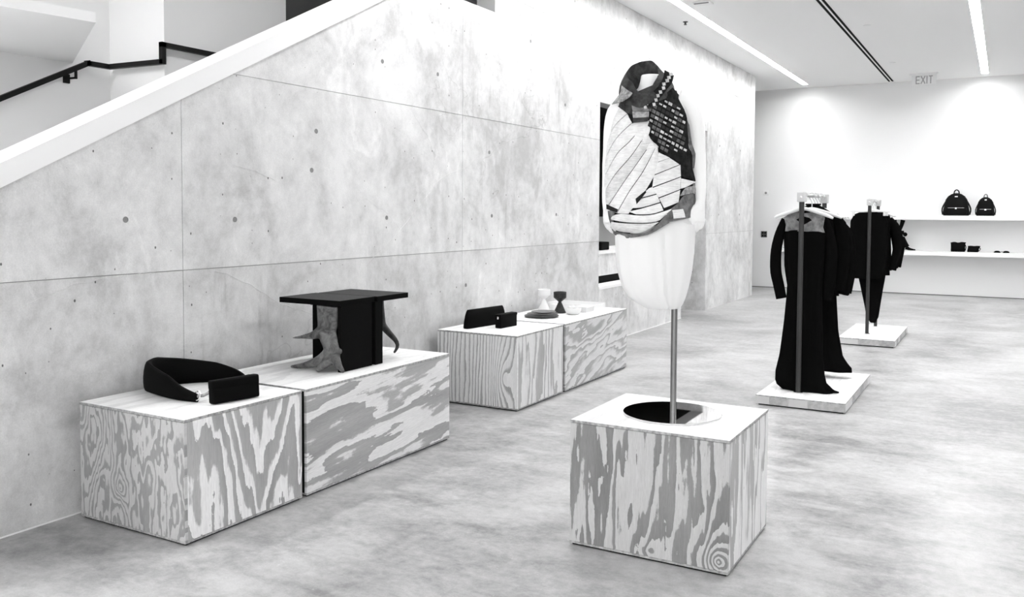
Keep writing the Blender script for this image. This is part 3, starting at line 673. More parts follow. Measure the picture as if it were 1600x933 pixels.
for z, f in ((1.93, -1), (1.93, 1)):
    bmesh.ops.create_uvsphere(b, u_segments=14, v_segments=10, radius=.062, matrix=Matrix.Translation((bc+f*.07, -.07, 1.93)))
def arm(b, pts, rad): tube(b, spl(pts, 20), [interp([(i/(len(rad)-1), r) for i, r in enumerate(rad)], k/19) for k in range(20)], 14)
AL = [(-.255, 0, 2.118), (-.288, 0, 2.088), (-.312, .005, 2.0), (-.322, .010, 1.88), (-.327, .0, 1.78), (-.331, -.02, 1.70), (-.334, -.034, 1.635), (-.333, -.038, 1.595)]
AR = [(.004, 0, 2.140), (.056, 0, 2.114), (.092, .005, 2.01), (.102, .010, 1.89), (.110, .0, 1.77), (.115, -.02, 1.70), (.116, -.034, 1.645), (.113, -.038, 1.605)]
arm(b, AL, [.05, .049, .041, .037, .035, .030, .025, .016]); arm(b, AR, [.05, .049, .042, .038, .037, .033, .027, .017])
def hand(b, wr, s, turn):
    """relaxed hanging hand: palm, four curled fingers, thumb; s = +1 when the body lies to +x, turned about the wrist"""
    w = Vector(wr); Rz = Matrix.Rotation(turn, 3, 'Z')
    V = lambda x, y, z: w+Rz @ Vector((x*s, y, z))
    ax = Rz @ Vector((1, 0, 0))
    tube(b, [V(0, 0, .012), V(.003, -.002, -.022), V(.006, -.004, -.056), V(.010, -.004, -.086)], [.026, .030, .036, .034], 14, flat=(ax, .45))
    for dy, L in [(-.033, .064), (-.012, .072), (.009, .068), (.029, .054)]:
        p0 = (.009, dy, -.074); p1 = (.016, dy-.001, -.074-.42*L); p2 = (.031, dy, -.074-.78*L); p3 = (.050, dy, -.074-.96*L)
        tube(b, spl([V(*p0), V(*p1), V(*p2), V(*p3)], 9), [.0088, .0088, .0086, .0084, .0082, .008, .0076, .0070, .0055], 8)
    tube(b, spl([V(.004, -.024, -.016), V(.010, -.044, -.040), V(.020, -.048, -.068), V(.028, -.044, -.088)], 9), [.014, .013, .0115, .0105, .0098, .0095, .009, .0085, .006], 8)
hand(b, (-.334, -.036, 1.630), 1, math.radians(40)); hand(b, (.116, -.036, 1.640), -1, math.radians(-58))
bo = obj('body', b, M_MANN, mq, F=FM.copy()); fuse(bo, .0046, 5, .5)

# ---- skirt: white draped bubble skirt
SKL_ = sorted([(z, u) for u, z in SKL]); SKR_ = sorted([(z, u) for u, z in SKR])
sk = thing('skirt', 'white draped bubble skirt worn by the mannequin', 'skirt', (-1.4, 4.1, 1.12), MA)
rs = []; NS = 96
zs = [1.66-(1.66-1.125)*(i/39) for i in range(40)]
for z in zs:
    l, r = interp(SKL_, z), interp(SKR_, z)
    if z > 1.55: l, r = max(l, -.285), min(r, .075)
    c, w = (l+r)/2, (r-l)/2
    d = interp([(1.12, .05), (1.15, .085), (1.2, .115), (1.3, .140), (1.45, .150), (1.6, .128), (1.7, .115)], z)
    amp = interp([(1.12, .004), (1.25, .009), (1.45, .008), (1.62, .003)], z)
    ring = []
    for k in range(NS):
        a = 2*math.pi*k/NS
        x, y = c+w*math.cos(a), d*math.sin(a)
        f = math.sin(5*a+2.4*z*3)*.4+math.sin(13*a+1.7+2*z)*.5+math.sin(29*a-2*z)*.35*max(0, math.sin(a*2+1))
        # one long soft fold falling from the right hip to the pole
        cre = -.010*math.exp(-((a-(4.95+.55*(1.5-z)))/.07)**2)+.008*math.exp(-((a-(4.83+.55*(1.5-z)))/.08)**2) if z < 1.5 else 0
        k_ = 1+(amp*f+cre)/max(d, .05)*.9
        ring.append(Vector((c+(x-c)*(1+(k_-1)*.35), y*k_, z)))
    rs.append(ring)
b = B(); rings(b, rs); obj('cloth', b, M_SKIRT, sk, F=FM.copy(), smooth=True)
b = B(); rings(b, [ell((-.105, 0), .178, .118, z, 40) for z in (1.655, 1.70)]); obj('waistband', b, M_SKIRT, sk, F=FM.copy(), smooth=True)

# ---- vest: lining shell + strips, woven panel, cowl
vl = sorted([(z, u) for u, z in VL]); vr = sorted([(z, u) for u, z in VR])
def vD(z): return interp([(1.46, .150), (1.55, .158), (1.65, .148), (1.78, .128), (1.90, .150), (1.97, .150), (2.05, .130), (2.12, .105), (2.18, .085), (2.3, .07)], z)
def surf(u, z, off=0.0):
    l, r = interp(vl, z), interp(vr, z); c, w = (l+r)/2, (r-l)/2
    s = max(-.99, min(.99, (u-c)/w))
    v = -vD(z)*math.sqrt(1-s*s)-off*math.sqrt(1-s*s*.8)
    p = persp(u, v, z); p.x += off*s*.6; return p
vt = thing('draped_vest', 'patchwork vest of pale striped cloth and dark woven strips worn by the mannequin', 'vest', (-1.4, 4.1, 1.47), MA)
rs = []
for i in range(34):
    ring = []
    for k in range(48):
        a = 2*math.pi*k/48; s = math.cos(a)
        zl_ = 1.535+.058*s-.012*(1-s*s)
        z = zl_+(2.185-zl_)*i/33; l, r = interp(vl, z), interp(vr, z); u = (l+r)/2+(r-l)/2*s
        if math.sin(a) < 0: ring.append(surf(u, z, 0))
        else: ring.append(Vector((u, .9*vD(z)*math.sin(a), z)))
    rs.append(ring)
b = B(); rings(b, rs, cap=False); obj('lining', b, M_LINE, vt, F=FM.copy(), smooth=True)
def patch(name, e0, e1, mat, off, th=.004, n=12, m=6, g0=0.0, g1=1.0, puff=.0, parent=None, label=None):
    a = spl([Vector((p[0], p[1], 0)) for p in e0], n); c = spl([Vector((p[0], p[1], 0)) for p in e1], n)
    grid = []
    for p, q_ in zip(a, c):
        row = []
        for j in range(m):
            s = g0+(g1-g0)*j/(m-1); w = p.lerp(q_, s)
            row.append(surf(w.x, w.y, off+puff*math.sin(math.pi*j/(m-1))))
        grid.append(row)
    return obj(name, sheet(B(), grid, th, Vector((0, -1, 0))), mat, parent or vt, F=FM.copy(), smooth=True, label=label)
for i in range(len(SEAMS)-1):
    patch('pale_strip', SEAMS[i], SEAMS[i+1], M_PALE if i not in (4,) else M_PALE2, .010+.0012*i, n=18, g0=.03, g1=.965, puff=.004)
patch('pale_strip', STRIPC[0], STRIPC[1], M_PALE, .020, puff=.002)
patch('pale_strip', [(-.20, 2.06), (-.21, 2.0), (-.19, 1.95)], [(-.165, 2.06), (-.16, 2.0), (-.166, 1.945)], M_PALE, .012)
patch('pale_strip', STRIPD[0], STRIPD[1], M_PALE, .014, n=8, puff=.002)
for i, (e0, e1) in enumerate(RIGHT): patch('pale_panel', e0, e1, M_PALE, .017+.001*i, n=6, m=8, puff=.003)
for i, (e0, e1) in enumerate(LOW): patch('pale_fold', e0, e1, M_PALE if i < 4 else M_PALE2, .016+.003*i, n=14, m=6, g0=.02, g1=.97, puff=.006)
for i, (e0, e1) in enumerate(HEM): patch('hem_band' if i < 2 else 'hem_patch', e0, e1, [M_MGREY, M_MGREY, M_LGREY, M_PALE, M_MGREY][i], [.014, .012, .020, .022, .012][i], n=14, puff=.003)
for e0, e1 in BLACK: patch('dark_opening', e0, e1, M_LINE, .026, n=4, m=4)
patch('woven_ground', WOVEN[0], WOVEN[1], M_WOVG, .020, n=24, m=8, puff=.004, label='dark woven ground cloth')
patch('side_edge', SIDE[0], SIDE[1], M_MGREY, .010, n=12)
# tabs woven diagonally through the dark ground
wa = spl([Vector((p[0], p[1], 0)) for p in WOVEN[0]], 60); wb = spl([Vector((p[0], p[1], 0)) for p in WOVEN[1]], 60)
def inwov(u, z):
    best = min(range(60), key=lambda i: abs((wa[i].y+wb[i].y)/2-z)); return wa[best].x+.006 < u < wb[best].x-.004
rt = random.Random(11); nt_ = 0
da, db = Vector((.0180, -.0110)), Vector((-.0055, -.0225))
for i in range(-14, 18):
    for j in range(0, 17):
        p = Vector((-.115, 2.165))+da*i+db*j
        u, z = p
        if not (1.89 < z < 2.14) or not inwov(u, z) or not inwov(u+.012, z-.005): continue
        k = rt.random()
        mt = M_TABL if k < .40 else (M_TABM if k < .70 else M_TABD)
        L, Hh = (.0165*rt.uniform(.8, 1.1), .0085*rt.uniform(.7, 1.5)) if mt is M_TABL else (.0175, .0155)
        d = da.normalized(); e = db.normalized()
        o0 = p-d*L/2-e*Hh/2
        e0 = [tuple(o0), tuple(o0+e*Hh)]; e1 = [tuple(o0+d*L), tuple(o0+d*L+e*Hh)]
        patch('woven_tab', e0, e1, mt, .027+.0015*(k < .4), th=.002, n=2, m=3, puff=.002); nt_ += 1
for i, (u, z) in enumerate(CHAIN):
    e0 = [(u-.007, z+.007), (u-.004, z-.008)]; e1 = [(u+.005, z+.008), (u+.007, z-.006)]
    patch('woven_tab', e0, e1, M_TABL, .047 if i < 9 else .040, th=.003, n=2, m=3, puff=.002)
patch('shoulder_roll', ROLL[0], ROLL[1], M_WOVG, .036, n=14, puff=.006)
patch('chest_fold', DARKCENTER[0], DARKCENTER[1], M_DGREY, .022, n=10, puff=.006)
patch('chest_fold', [(-.20, 2.175), (-.19, 2.13), (-.16, 2.10)], [(-.07, 2.235), (-.08, 2.17), (-.11, 2.10)], M_DGREY, .026, n=10, puff=.004)
patch('centre_tab', GREYTAB[0], GREYTAB[1], M_MGREY, .036, n=5, puff=.003); patch('centre_tab', GREYTAB2[0], GREYTAB2[1], M_LGREY, .037, n=4, puff=.002); patch('centre_tab', DARKBAND[0], DARKBAND[1], M_DGREY, .038, n=3, puff=.001)
# cowl collar: a folded ring standing round the neck, high at the back
rimv = [.075, .055, 0, -.075, -.110, -.112, -.085, -.02, .035, .065]; lowv = [.095, .07, 0, -.095, -.140, -.140, -.115, -.07, .0, .09]
n = len(RIM); NC = 60
def loop(P): 
    P = P+P[:3]; q_ = spl(P, 1+(len(P)-1)*12); return q_[12:12+12*n:2]
rim = loop([persp(u, v, z) for (u, z), v in zip([RIM[-1]]+RIM, [rimv[-1]]+rimv)]) if False else None
def cloop(pts, N):
    out = []; n_ = len(pts)
    for i in range(N):
        s = i*n_/N; k = int(s); f = s-k
        p0, p1, p2, p3 = (pts[(k+o) % n_] for o in (-1, 0, 1, 2))
        out.append(.5*((2*p1)+(p2-p0)*f+(2*p0-5*p1+4*p2-p3)*f*f+(3*p1-p0-3*p2+p3)*f**3))
    return out
rim = cloop([persp(u, v, z) for (u, z), v in zip(RIM, rimv)], NC); low = cloop([persp(u, v, z) for (u, z), v in zip(RIMLOW, lowv)], NC)
inn = []
cn = Vector((-.138, 0, 0))
for p, q_ in zip(rim, low):
    d = Vector((p.x-cn.x, p.y, 0)); inn.append(Vector((cn.x, 0, 0))+d*.80+Vector((0, 0, min(p.z-.055, q_.z+.02))))
def cowl(i0, i1, mat, name):
    grid = []
    for i in range(i0, i1+1):
        p, q_, w = rim[i % NC], low[i % NC], inn[i % NC]
        out = Vector((p.x-cn.x, p.y, 0)).normalized()
        row = [w, w.lerp(p, .55)+out*.003, p-out*.004, p+out*.004, p.lerp(q_, .35)+out*.018, p.lerp(q_, .7)+out*.016, q_]
        row[0] = w
        grid.append(spl(row, 12))
    return obj(name, sheet(B(), grid, .005), mat, vt, F=FM.copy(), smooth=True)
cowl(0, 18, M_DGREY, 'cowl_collar'); cowl(18, 33, M_DGREY, 'cowl_collar'); cowl(33, 46, M_DGREY, 'cowl_collar'); cowl(46, 60, M_DGREY, 'cowl_collar')
patch('collar_flap', [(-.218, 2.215), (-.226, 2.18), (-.268, 2.125)], [(-.186, 2.178), (-.200, 2.158), (-.228, 2.136)], M_LGREY, .085, n=8, puff=.005)
# ================================================================== GARMENT RACKS
def rack(label, x0, x1, y0, y1, px, ya, yb, zt=1.742):
    t = thing('garment_rack', label, 'rack', ((x0+x1)/2, (y0+y1)/2, 0), group='garment racks on plywood platforms')
    zt0 = .085
    b = bx((x0, y0, zt0-.010), (x1, y1, zt0), .001); o = obj('platform_top', b, [M_TOP, M_EDGE], t)
    for p in o.data.polygons: p.material_index = 0 if p.normal.z > .9 else 1
    obj('core', bx((x0+.02, y0+.02, 0), (x1-.02, y1-.02, zt0-.0105)), M_VOID, t)
    rr = random.Random(int(y0*10)); edge = [M_EDGE, PB1, PB2, PB3]
    def run(a, c, f):
        p = a; k = 0
        while p < c-1e-6:
            q_ = min(c, p+rr.uniform(.10, .26)); q_ = c if c-q_ < .08 else q_
            obj('edge_block', f(p+.0006, q_-.0006), edge[rr.randrange(4)], t); p = q_
    run(x0, x1, lambda a, c: bx((a, y0+.0005, .012), (c, y0+.0195, zt0-.0105)))
    run(y0+.02, y1, lambda a, c: bx((x1-.0195, a, .012), (x1-.0005, c, zt0-.0105)))
    for y in (ya, yb):
        b = B(); lathe(b, [(.021, 0), (.021, zt-.06-zt0)], c=(px, y, zt0+.001), n=18); obj('post', b, M_POST, t, smooth=True)
        b = B(); lathe(b, [(.021, 0), (.038, 0), (.038, .008), (.021, .014)], c=(px, y, zt0+.0005), n=20); obj('post_foot', b, M_CHROME, t, smooth=True)
        cl = obj('clamp', bx((px-.034, y-.032, zt-.058), (px+.034, y+.032, zt+.022), .006, 2), M_STEELP, t)
        b = B(); lathe(b, [(.002, 0), (.010, 0), (.010, .006), (.002, .007)], n=10); obj('clamp_bolt', b, M_CHROME, cl, F=Matrix.Translation((px, y-.033, zt-.018)) @ Matrix.Rotation(math.pi/2, 4, 'X'))
    b = B(); tube(b, [(px, ya+.033, zt), (px, yb-.033, zt)], .015, 12); obj('hanging_bar', b, M_STEELP, t, smooth=True)
    return t
PB1, PB2, PB3 = plain('ply_block_pale', .58, .8), mottled('ply_block_mid', .38, .50, 30), mottled('ply_block_grey', .30, .42, 25)
M_STEELP = plain('pale_satin_steel', .55, .4, metal=.6)
rack('nearer garment rack of dark posts on a low plywood platform, holding the long black gown', -1.770, -1.065, 7.265, 8.72, -1.477, 7.506, 8.55)
rack('further garment rack of dark posts on a low plywood platform near the back shelves', -1.740, -1.098, 11.13, 12.65, -1.468, 11.60, 12.42)

def hanger(label, x, y, zb=1.742, hw=.235, cliptype=False, group='cream garment hangers'):
    t = thing('hanger', label, 'hanger', (x, y, zb-.18), group=group)
    z0 = zb-.130
    if not cliptype:
        pts = [(-hw, z0-.062), (-hw*.8, z0-.040), (-hw*.45, z0-.012), (-hw*.15, z0+.010), (0, z0+.016), (hw*.15, z0+.010), (hw*.45, z0-.012), (hw*.8, z0-.040), (hw, z0-.062)]
        b = B(); P = spl([(x+u, y, z) for u, z in pts], 27)
        tube(b, P, [interp([(0, .010), (.12, .016), (.5, .015), (.88, .016), (1, .010)], i/26) for i in range(27)], 10); obj('shoulder_bar', b, M_HANG, t, smooth=True)
    else:
        b = B(); tube(b, [(x-hw, y, z0), (x+hw, y, z0)], .008, 8); obj('clip_bar', b, M_HANG, t, smooth=True)
        for s in (-1, 1): obj('clip', bx((x+s*hw*.82-.014, y-.013, z0-.055), (x+s*hw*.82+.014, y+.013, z0+.012), .003), M_HANG, t)
    hk = [(x, y, z0+.012), (x, y, z0+.07)]+[(x+.026*math.sin(a)*1.0, y, zb-.002+.022-.0*1+.0-.0+.026*math.cos(a)-.022+.0) for a in [math.radians(v) for v in (-120, -60, 0, 60, 120)]]
    b = B(); tube(b, spl(hk, 18), .0045, 7); obj('hook', b, M_STEELP, t, smooth=True)
    return t
def garment_body(name, x, y, prof, t, dep=.06, flare=.0, mat=None, n=36, ripple=0, seed=0, sq=2.4):
    """prof: (z, left, right, depth) rows from the top down"""
    zs_ = [p[0] for p in prof]; N = 40; rs = []
    tl = sorted([(p[0], p[1]) for p in prof]); tr = sorted([(p[0], p[2]) for p in prof]); td = sorted([(p[0], p[3]) for p in prof])
    for i in range(N):
        z = zs_[0]+(zs_[-1]-zs_[0])*i/(N-1); l, r, d = interp(tl, z), interp(tr, z), interp(td, z)
        f = i/(N-1)
        ring = ell(((l+r)/2, y), (r-l)/2, d, z, n, sq)
        if ripple:
            for k, v in enumerate(ring):
                a = 2*math.pi*k/n; v.y += ripple*f*math.sin(6*a+seed+2*f)
        rs.append(ring)
    b = B(); rings(b, rs); return obj(name, b, mat or M_CLOTH, t, smooth=True)
def sleeve(pts, rad, t, y):
    b = B(); P = spl([(p[0], y+(p[2] if len(p) > 2 else 0), p[1]) for p in pts], 16)
    tube(b, P, [interp([(i/(len(rad)-1), r) for i, r in enumerate(rad)], k/15) for k in range(16)], 12, flat=(Vector((0, 1, 0)), .55))
    return obj('sleeve', b, M_CLOTH, t, smooth=True)
def jacket(label, x, y, top=1.60, bot=.95, hw=.19, sl=.86, group=None, cat='jacket', name='jacket', outr=.27, outl=.185, taper=0.0):
    t = thing(name, label, cat, (x, y, bot), group=group)
    garment_body('body', x, y, [(top, x-.045, x+.045, .03), (top-.035, x-hw*.55, x+hw*.55, .032), (top-.085, x-hw*.97, x+hw*.97, .04), (top-.12, x-hw, x+hw, .05), (top-.30, x-hw+.01, x+hw-.01, .055), (bot, x-hw-.01+taper, x+hw+.01-taper, .06)], t, ripple=.006, seed=y)
    for s in (-1, 1):
        sleeve([(x+s*hw*.90, top-.115), (x+s*(hw+(.045 if s > 0 else 0)), top-.20), (x+s*(outr if s > 0 else outl), top-.42), (x+s*(outr if s > 0 else outl), sl+.2), (x+s*((outr if s > 0 else outl)-.03), sl)], [.05, .06, .055, .052, .05], t, y)
    b = B(); tube(b, [(x+.06*math.cos(a), y+.03*math.sin(a), top+.002) for a in [2*math.pi*k/18 for k in range(19)]], .008, 6); obj('collar', b, M_CLOTH, t, smooth=True)
    return t
XR = -1.475
# the long gown at the front of the nearer rack
yg = 7.63
t = thing('gown', 'long black gown with a grey flannel yoke, first on the nearer rack', 'dress', (-1.475, yg, .10))
garment_body('body', XR, yg, [(1.612, -1.53, -1.41, .025), (1.585, -1.605, -1.345, .03), (1.555, -1.642, -1.312, .035), (1.43, -1.63, -1.306, .05), (1.25, -1.617, -1.31, .055), (1.03, -1.607, -1.32, .055), (.87, -1.614, -1.322, .06), (.66, -1.630, -1.315, .065), (.385, -1.660, -1.305, .075), (.244, -1.690, -1.290, .085), (.14, -1.693, -1.265, .09), (.108, -1.66, -1.235, .085), (.0875, -1.63, -1.215, .08)], t, ripple=.012, seed=1)
sleeve([(-1.632, 1.535), (-1.676, 1.42), (-1.706, 1.27), (-1.707, 1.10), (-1.684, .99), (-1.655, .86)], [.035, .042, .046, .048, .047, .045], t, yg)
sleeve([(-1.325, 1.535), (-1.285, 1.42), (-1.262, 1.27), (-1.27, 1.10), (-1.275, .99), (-1.29, .86)], [.035, .045, .050, .052, .050, .046], t, yg+.03)
b = B(); tube(b, spl([(-1.32, yg-.01, .15), (-1.26, yg-.01, .125), (-1.215, yg-.01, .104), (-1.17, yg-.012, .101)], 10), [.05, .045, .04, .032, .026, .02, .017, .013, .010, .006], 10, flat=(Vector((0, 1, 0)), 1.0))
obj('train', b, M_CLOTH, t, smooth=True)
yk = [(-1.643, 1.553), (-1.59, 1.585), (-1.545, 1.608), (-1.47, 1.592), (-1.40, 1.608), (-1.36, 1.585), (-1.310, 1.557), (-1.320, 1.475), (-1.308, 1.430), (-1.47, 1.438), (-1.628, 1.436), (-1.622, 1.49)]
def front_y(u, z): # front of the gown's chest
    l, r, d = interp([(1.43, -1.64), (1.555, -1.652), (1.61, -1.56)], z), interp([(1.43, -1.30), (1.555, -1.305), (1.61, -1.39)], z), interp([(1.43, .05), (1.555, .037), (1.61, .028)], z)
    s = max(-1, min(1, (u-(l+r)/2)/((r-l)/2))); return yg-d*(1-abs(s)**2.4)**(1/2.4)
def plate_on(pts, off, mat, name, th=.003):
    b = B(); cx, cz = sum(p[0] for p in pts)/len(pts), sum(p[1] for p in pts)/len(pts); L = 6; n_ = len(pts)
    mk = lambda o: [[b.verts.new((cx+(p[0]-cx)*k/L, front_y(cx+(p[0]-cx)*k/L, cz+(p[1]-cz)*k/L)-o, cz+(p[1]-cz)*k/L)) for p in pts] for k in range(1, L+1)]
    A_, K_ = mk(off), mk(off-th); ca = b.verts.new((cx, front_y(cx, cz)-off, cz)); ck = b.verts.new((cx, front_y(cx, cz)-off+th, cz))
    for i in range(n_):
        j = (i+1) % n_
        b.faces.new((ca, A_[0][i], A_[0][j])); b.faces.new((ck, K_[0][j], K_[0][i])); b.faces.new((A_[-1][i], K_[-1][i], K_[-1][j], A_[-1][j]))
        for k in range(L-1):
            b.faces.new((A_[k][i], A_[k+1][i], A_[k+1][j], A_[k][j])); b.faces.new((K_[k][i], K_[k][j], K_[k+1][j], K_[k+1][i]))
    return obj(name, b, mat, t, smooth=True)
plate_on(yk, .006, M_YOKE, 'yoke')
plate_on([(-1.535, 1.535), (-1.50, 1.555), (-1.47, 1.562), (-1.43, 1.552), (-1.408, 1.532), (-1.44, 1.512), (-1.47, 1.495), (-1.50, 1.512)], .0085, M_CLOTH, 'keyhole')
plate_on([(-1.545, 1.608), (-1.50, 1.612), (-1.44, 1.612), (-1.40, 1.608), (-1.43, 1.596), (-1.47, 1.590), (-1.51, 1.596)], .0085, M_CLOTH, 'neckline')
hanger('cream hanger of the long black gown at the front of the nearer rack', XR, 7.585)
# second gown, deeper on the same rack
t = thing('gown', 'second long black gown with a flared hem, deeper on the nearer rack', 'dress', (-1.45, 8.40, .12))
garment_body('body', XR, 8.40, [(1.575, -1.53, -1.41, .03), (1.54, -1.63, -1.32, .035), (1.30, -1.62, -1.31, .05), (.85, -1.62, -1.33, .06), (.517, -1.64, -1.307, .075), (.28, -1.66, -1.262, .09), (.20, -1.67, -1.205, .09), (.17, -1.67, -1.175, .085), (.142, -1.66, -1.18, .08)], t, ripple=.01, seed=3)
sleeve([(-1.34, 1.535), (-1.30, 1.42), (-1.25, 1.27), (-1.24, 1.08), (-1.25, .98), (-1.275, .85)], [.035, .05, .052, .055, .052, .048], t, 8.40)
hanger('cream hanger of the second long black gown', XR, 8.345, hw=.25)
for y, hw, bot, o_, lab in [(7.99, .19, .90, .255, 'black jacket on the nearer rack, right behind the long gown'), (8.13, .20, .86, .275, 'black jacket in the middle of the nearer rack'), (8.26, .195, .92, .275, 'black jacket on the nearer rack, in front of the second gown')]:
    jacket(lab, XR, y, 1.665 if y < 8.1 else 1.60, bot, hw, .88 if y > 8 else .92, 'black jackets on the nearer rack', outr=o_)
    hanger('cream hanger of the '+lab, XR, y-.062, hw=.25)
# further rack
t = thing('jumpsuit', 'black suit with tapering legs hanging at the front of the further rack', 'jumpsuit', (XR, 11.84, .22))
garment_body('body', XR, 11.84, [(1.60, -1.62, -1.30, .035), (1.55, -1.66, -1.25, .05), (1.0, -1.66, -1.27, .06), (.80, -1.62, -1.295, .06), (.60, -1.575, -1.325, .05), (.40, -1.53, -1.35, .045), (.28, -1.51, -1.365, .04), (.205, -1.46, -1.40, .035)], t)
sleeve([(-1.27, 1.52), (-1.20, 1.40), (-1.165, 1.22), (-1.185, 1.05), (-1.22, .88)], [.04, .055, .055, .05, .045], t, 11.86)
hanger('clip hanger of the black suit on the further rack', XR-.01, 11.80, hw=.24, cliptype=True)
t = thing('sweater', 'wide black sweater hanging straight on the further rack, left of the tapering legs', 'sweater', (XR, 11.70, .77))
garment_body('body', XR, 11.70, [(1.60, -1.60, -1.36, .03), (1.575, -1.66, -1.30, .035), (1.49, -1.705, -1.27, .045), (1.1, -1.71, -1.27, .05), (.785, -1.705, -1.30, .045), (.77, -1.70, -1.32, .04)], t)
hanger('clip hanger of the wide black sweater on the further rack', XR-.01, 11.66, hw=.22, cliptype=True)
for y, hw, bot, o_, lab in [(12.02, .20, .80, .285, 'black jacket on the further rack, behind the tapering suit'), (12.22, .20, .85, .30, 'last black jacket on the further rack')]:
    jacket(lab, XR, y, 1.60, bot, hw, .90, 'black jackets on the further rack', outr=o_); hanger('cream hanger of the '+lab, XR, y-.062, hw=.25)

# ================================================================== BACK WALL SHELVES
YF = 18.32
for k, (z0, z1, lab) in enumerate([(1.462, 1.545, 'upper long white wall shelf carrying the backpacks'), (.785, .865, 'lower long white wall shelf carrying the pouches')]):
    o = obj('wall_shelf', bx((-4.12, YF, z0), (4.9, 18.8, z1), .003), M_SHELF, origin=(0, 18.56, z0)); props(o, lab, 'shelf', 'white wall shelves')
def backpack(label, x, w, h, zb, y=18.50):
    t = thing('backpack', label, 'backpack', (x, y, zb), group='black backpacks on the upper shelf')
    d = w*.26; b = B()
    pr = [(0, .46, .8), (.03, .49, .95), (.12, .50, 1), (.30, .475, 1), (.50, .44, .92), (.70, .40, .82), (.84, .31, .66), (.93, .19, .45), (.97, .08, .2)]
    rings(b, [ell((x, y), w*a, d*c, zb+h*z*.9, 32, 2.8) for z, a, c in pr]); obj('body', b, M_NYLON, t, smooth=True)
    b = B(); rings(b, [ell((x, y-d*.86), w*a, d*.32, zb+h*z, 28, 2.6) for z, a in [(.03, .34), (.05, .40), (.16, .42), (.28, .39), (.31, .34)]]); pk = obj('front_pocket', b, M_NYLON, t, smooth=True)
    obj('zip', bx((x-w*.30, y-d*1.20, zb+h*.295), (x+w*.30, y-d*.85, zb+h*.31)), M_STEELP, pk)
    obj('zip_pull', bx((x-.014, y-d*1.23, zb+h*.255), (x+.014, y-d*1.20, zb+h*.315), .002), M_CHROME, pk)
    obj('badge', bx((x-w*.055, y-d*.78, zb+h*.715), (x+w*.055, y-d*.72, zb+h*.755), .003), M_CHROME, t)
    b = B(); tube(b, spl([(x-w*.10, y, zb+h*.84), (x-w*.075, y, zb+h*.95), (x, y, zb+h*1.0), (x+w*.075, y, zb+h*.95), (x+w*.10, y, zb+h*.84)], 16), w*.024, 8); obj('handle', b, M_NYLON, t, smooth=True)
    for s in (-1, 1):
        b = B(); tube(b, spl([(x+s*w*.30, y+d*.6, zb+h*.72), (x+s*w*.52, y+d*.3, zb+h*.30), (x+s*w*.50, y, zb+.02)], 10), w*.03, 8); obj('shoulder_strap', b, M_NYLON, t, smooth=True)
    return t
backpack('larger black backpack standing on the upper shelf', -.818, .455, .485, 1.546)
backpack('smaller black backpack at right of the larger one on the upper shelf', -.332, .31, .40, 1.546)
def pouch(name, label, x0, x1, zb, h, slant=0.0, ears=.02):
    y = 18.50; t = thing(name, label, 'bag', ((x0+x1)/2, y, zb)); b = B(); c, w = (x0+x1)/2, (x1-x0)/2
    rings(b, [ell((c+slant*z/h, y), w*k, .06*kk, zb+z, 32, 4.5) for z, k, kk in [(0, .92, .9), (.02, .97, 1), (h*.5, .96, .9), (h*.85, .98, .55), (h, .99, .2)]]); obj('body', b, M_LEATH, t, smooth=True)
    b = B(); tube(b, spl([(c-w*1.02+slant, y, zb+h*.98), (c-w*.5+slant, y, zb+h*(1+ears)), (c+slant, y, zb+h*.985), (c+w*.5+slant, y, zb+h*(1+ears)), (c+w*1.06+slant, y, zb+h*1.02)], 18), .010, 8); obj('top_seam', b, M_LEATH, t, smooth=True)
    b = B(); tube(b, spl([(c+w*.9+slant, y-.02, zb+h*.9), (c+w*1.08+slant, y-.03, zb+h*.55), (c+w*.98, y-.04, zb+h*.15)], 8), .007, 6); obj('side_loop', b, M_LEATH, t, smooth=True)
pouch('pouch', 'taller black pouch on the lower shelf', -.895, -.645, .866, .165, 0, .06)
pouch('pouch', 'flatter black pouch leaning right, beside the taller one on the lower shelf', -.622, -.425, .866, .105, .02, .03)
t = thing('sunglasses', 'small pair of black sunglasses lying on the lower shelf', 'glasses', (-.07, 18.48, .866))
for x in (-.12, .025):
    b = B(); rings(b, [ell((x, 18.46), .055*k, .022, .866+z, 18, 2.6) for z, k in [(0, .95), (.012, 1), (.028, .75), (.036, .4)]]); obj('lens', b, M_LEATH, t, smooth=True)
b = B(); tube(b, [(-.075, 18.47, .878), (-.045, 18.465, .884), (-.02, 18.47, .878)], .005, 6); obj('bridge', b, M_LEATH, t)
for x in (-.165, .07):
    b = B(); tube(b, [(x, 18.47, .875), (x-.01, 18.56, .872), (x-.02, 18.62, .870)], .004, 6); obj('temple', b, M_LEATH, t)
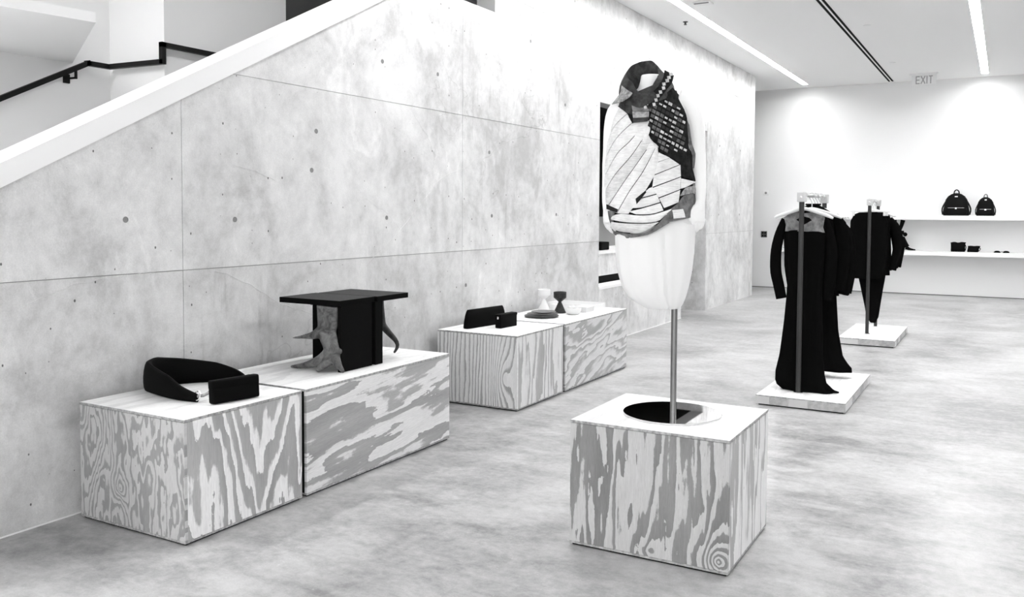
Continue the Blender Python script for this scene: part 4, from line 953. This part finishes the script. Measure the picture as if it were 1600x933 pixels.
# tall strappy boot at the left end of the lower shelf
t = thing('boot', 'tall black strappy boot on a pale stand at the left of the lower shelf', 'shoe', (-1.72, 18.50, .866))
def strap(pts, w, th=.02, name='strap', mat=None):
    b = B(); P = spl([(p[0], 18.5, p[1]) for p in pts], 12); ww = [interp([(i/(len(w)-1), v) for i, v in enumerate(w)], k/11) for k in range(12)]
    tube(b, P, ww, 10, flat=(Vector((0, 1, 0)), .5)); return obj(name, b, mat or M_LEATH, t, smooth=True)
strap([(-1.88, 1.455), (-1.865, 1.36), (-1.85, 1.25)], [.035, .03, .03]); strap([(-1.735, 1.455), (-1.755, 1.36), (-1.79, 1.25)], [.045, .036, .03])
strap([(-1.885, 1.22), (-1.80, 1.205), (-1.71, 1.215)], [.035, .045, .035], name='knee_band')
strap([(-1.715, 1.20), (-1.69, 1.18), (-1.70, 1.14)], [.02, .045, .02], name='knot')
strap([(-1.73, 1.13), (-1.70, 1.02), (-1.655, .93)], [.03, .05, .055], name='shaft'); strap([(-1.67, .925), (-1.60, .893), (-1.50, .880)], [.045, .022, .010], name='foot')
b = B(); lathe(b, [(.002, 0), (.075, 0), (.075, .03), (.045, .045), (.036, .15), (.040, .28), (.055, .335), (.002, .335)], n=20); obj('stand', b, M_PAPER, t, F=Matrix.Translation((-1.815, 18.52, .866)), smooth=True)
# switches on the back wall
t = thing('thermostat', 'white square thermostat high on the back wall beside the concrete corner', 'thermostat', (-4.436, 18.8, 2.0))
obj('housing', bx((-4.50, 18.778, 1.955), (-4.385, 18.8, 2.06), .004), M_SHELF, t); b = B(); lathe(b, [(.002, 0), (.024, 0), (.024, .008), (.002, .010)], n=16); obj('dial', b, M_GREYP, t, F=Matrix.Translation((-4.435, 18.778, 2.0)) @ Matrix.Rotation(math.pi/2, 4, 'X'))
t = thing('wall_socket', 'dark square wall socket low on the back wall beside the concrete corner', 'socket', (-4.461, 18.8, 1.125))
obj('plate', bx((-4.525, 18.785, 1.06), (-4.40, 18.8, 1.19), .003), M_DARKP, t)
for dx, dz in ((-.025, .03), (.025, .03), (-.025, -.03), (.025, -.03)): obj('outlet', bx((-4.4615+dx-.016, 18.780, 1.125+dz-.02), (-4.4615+dx+.016, 18.786, 1.125+dz+.02), .002), M_VOID, t)
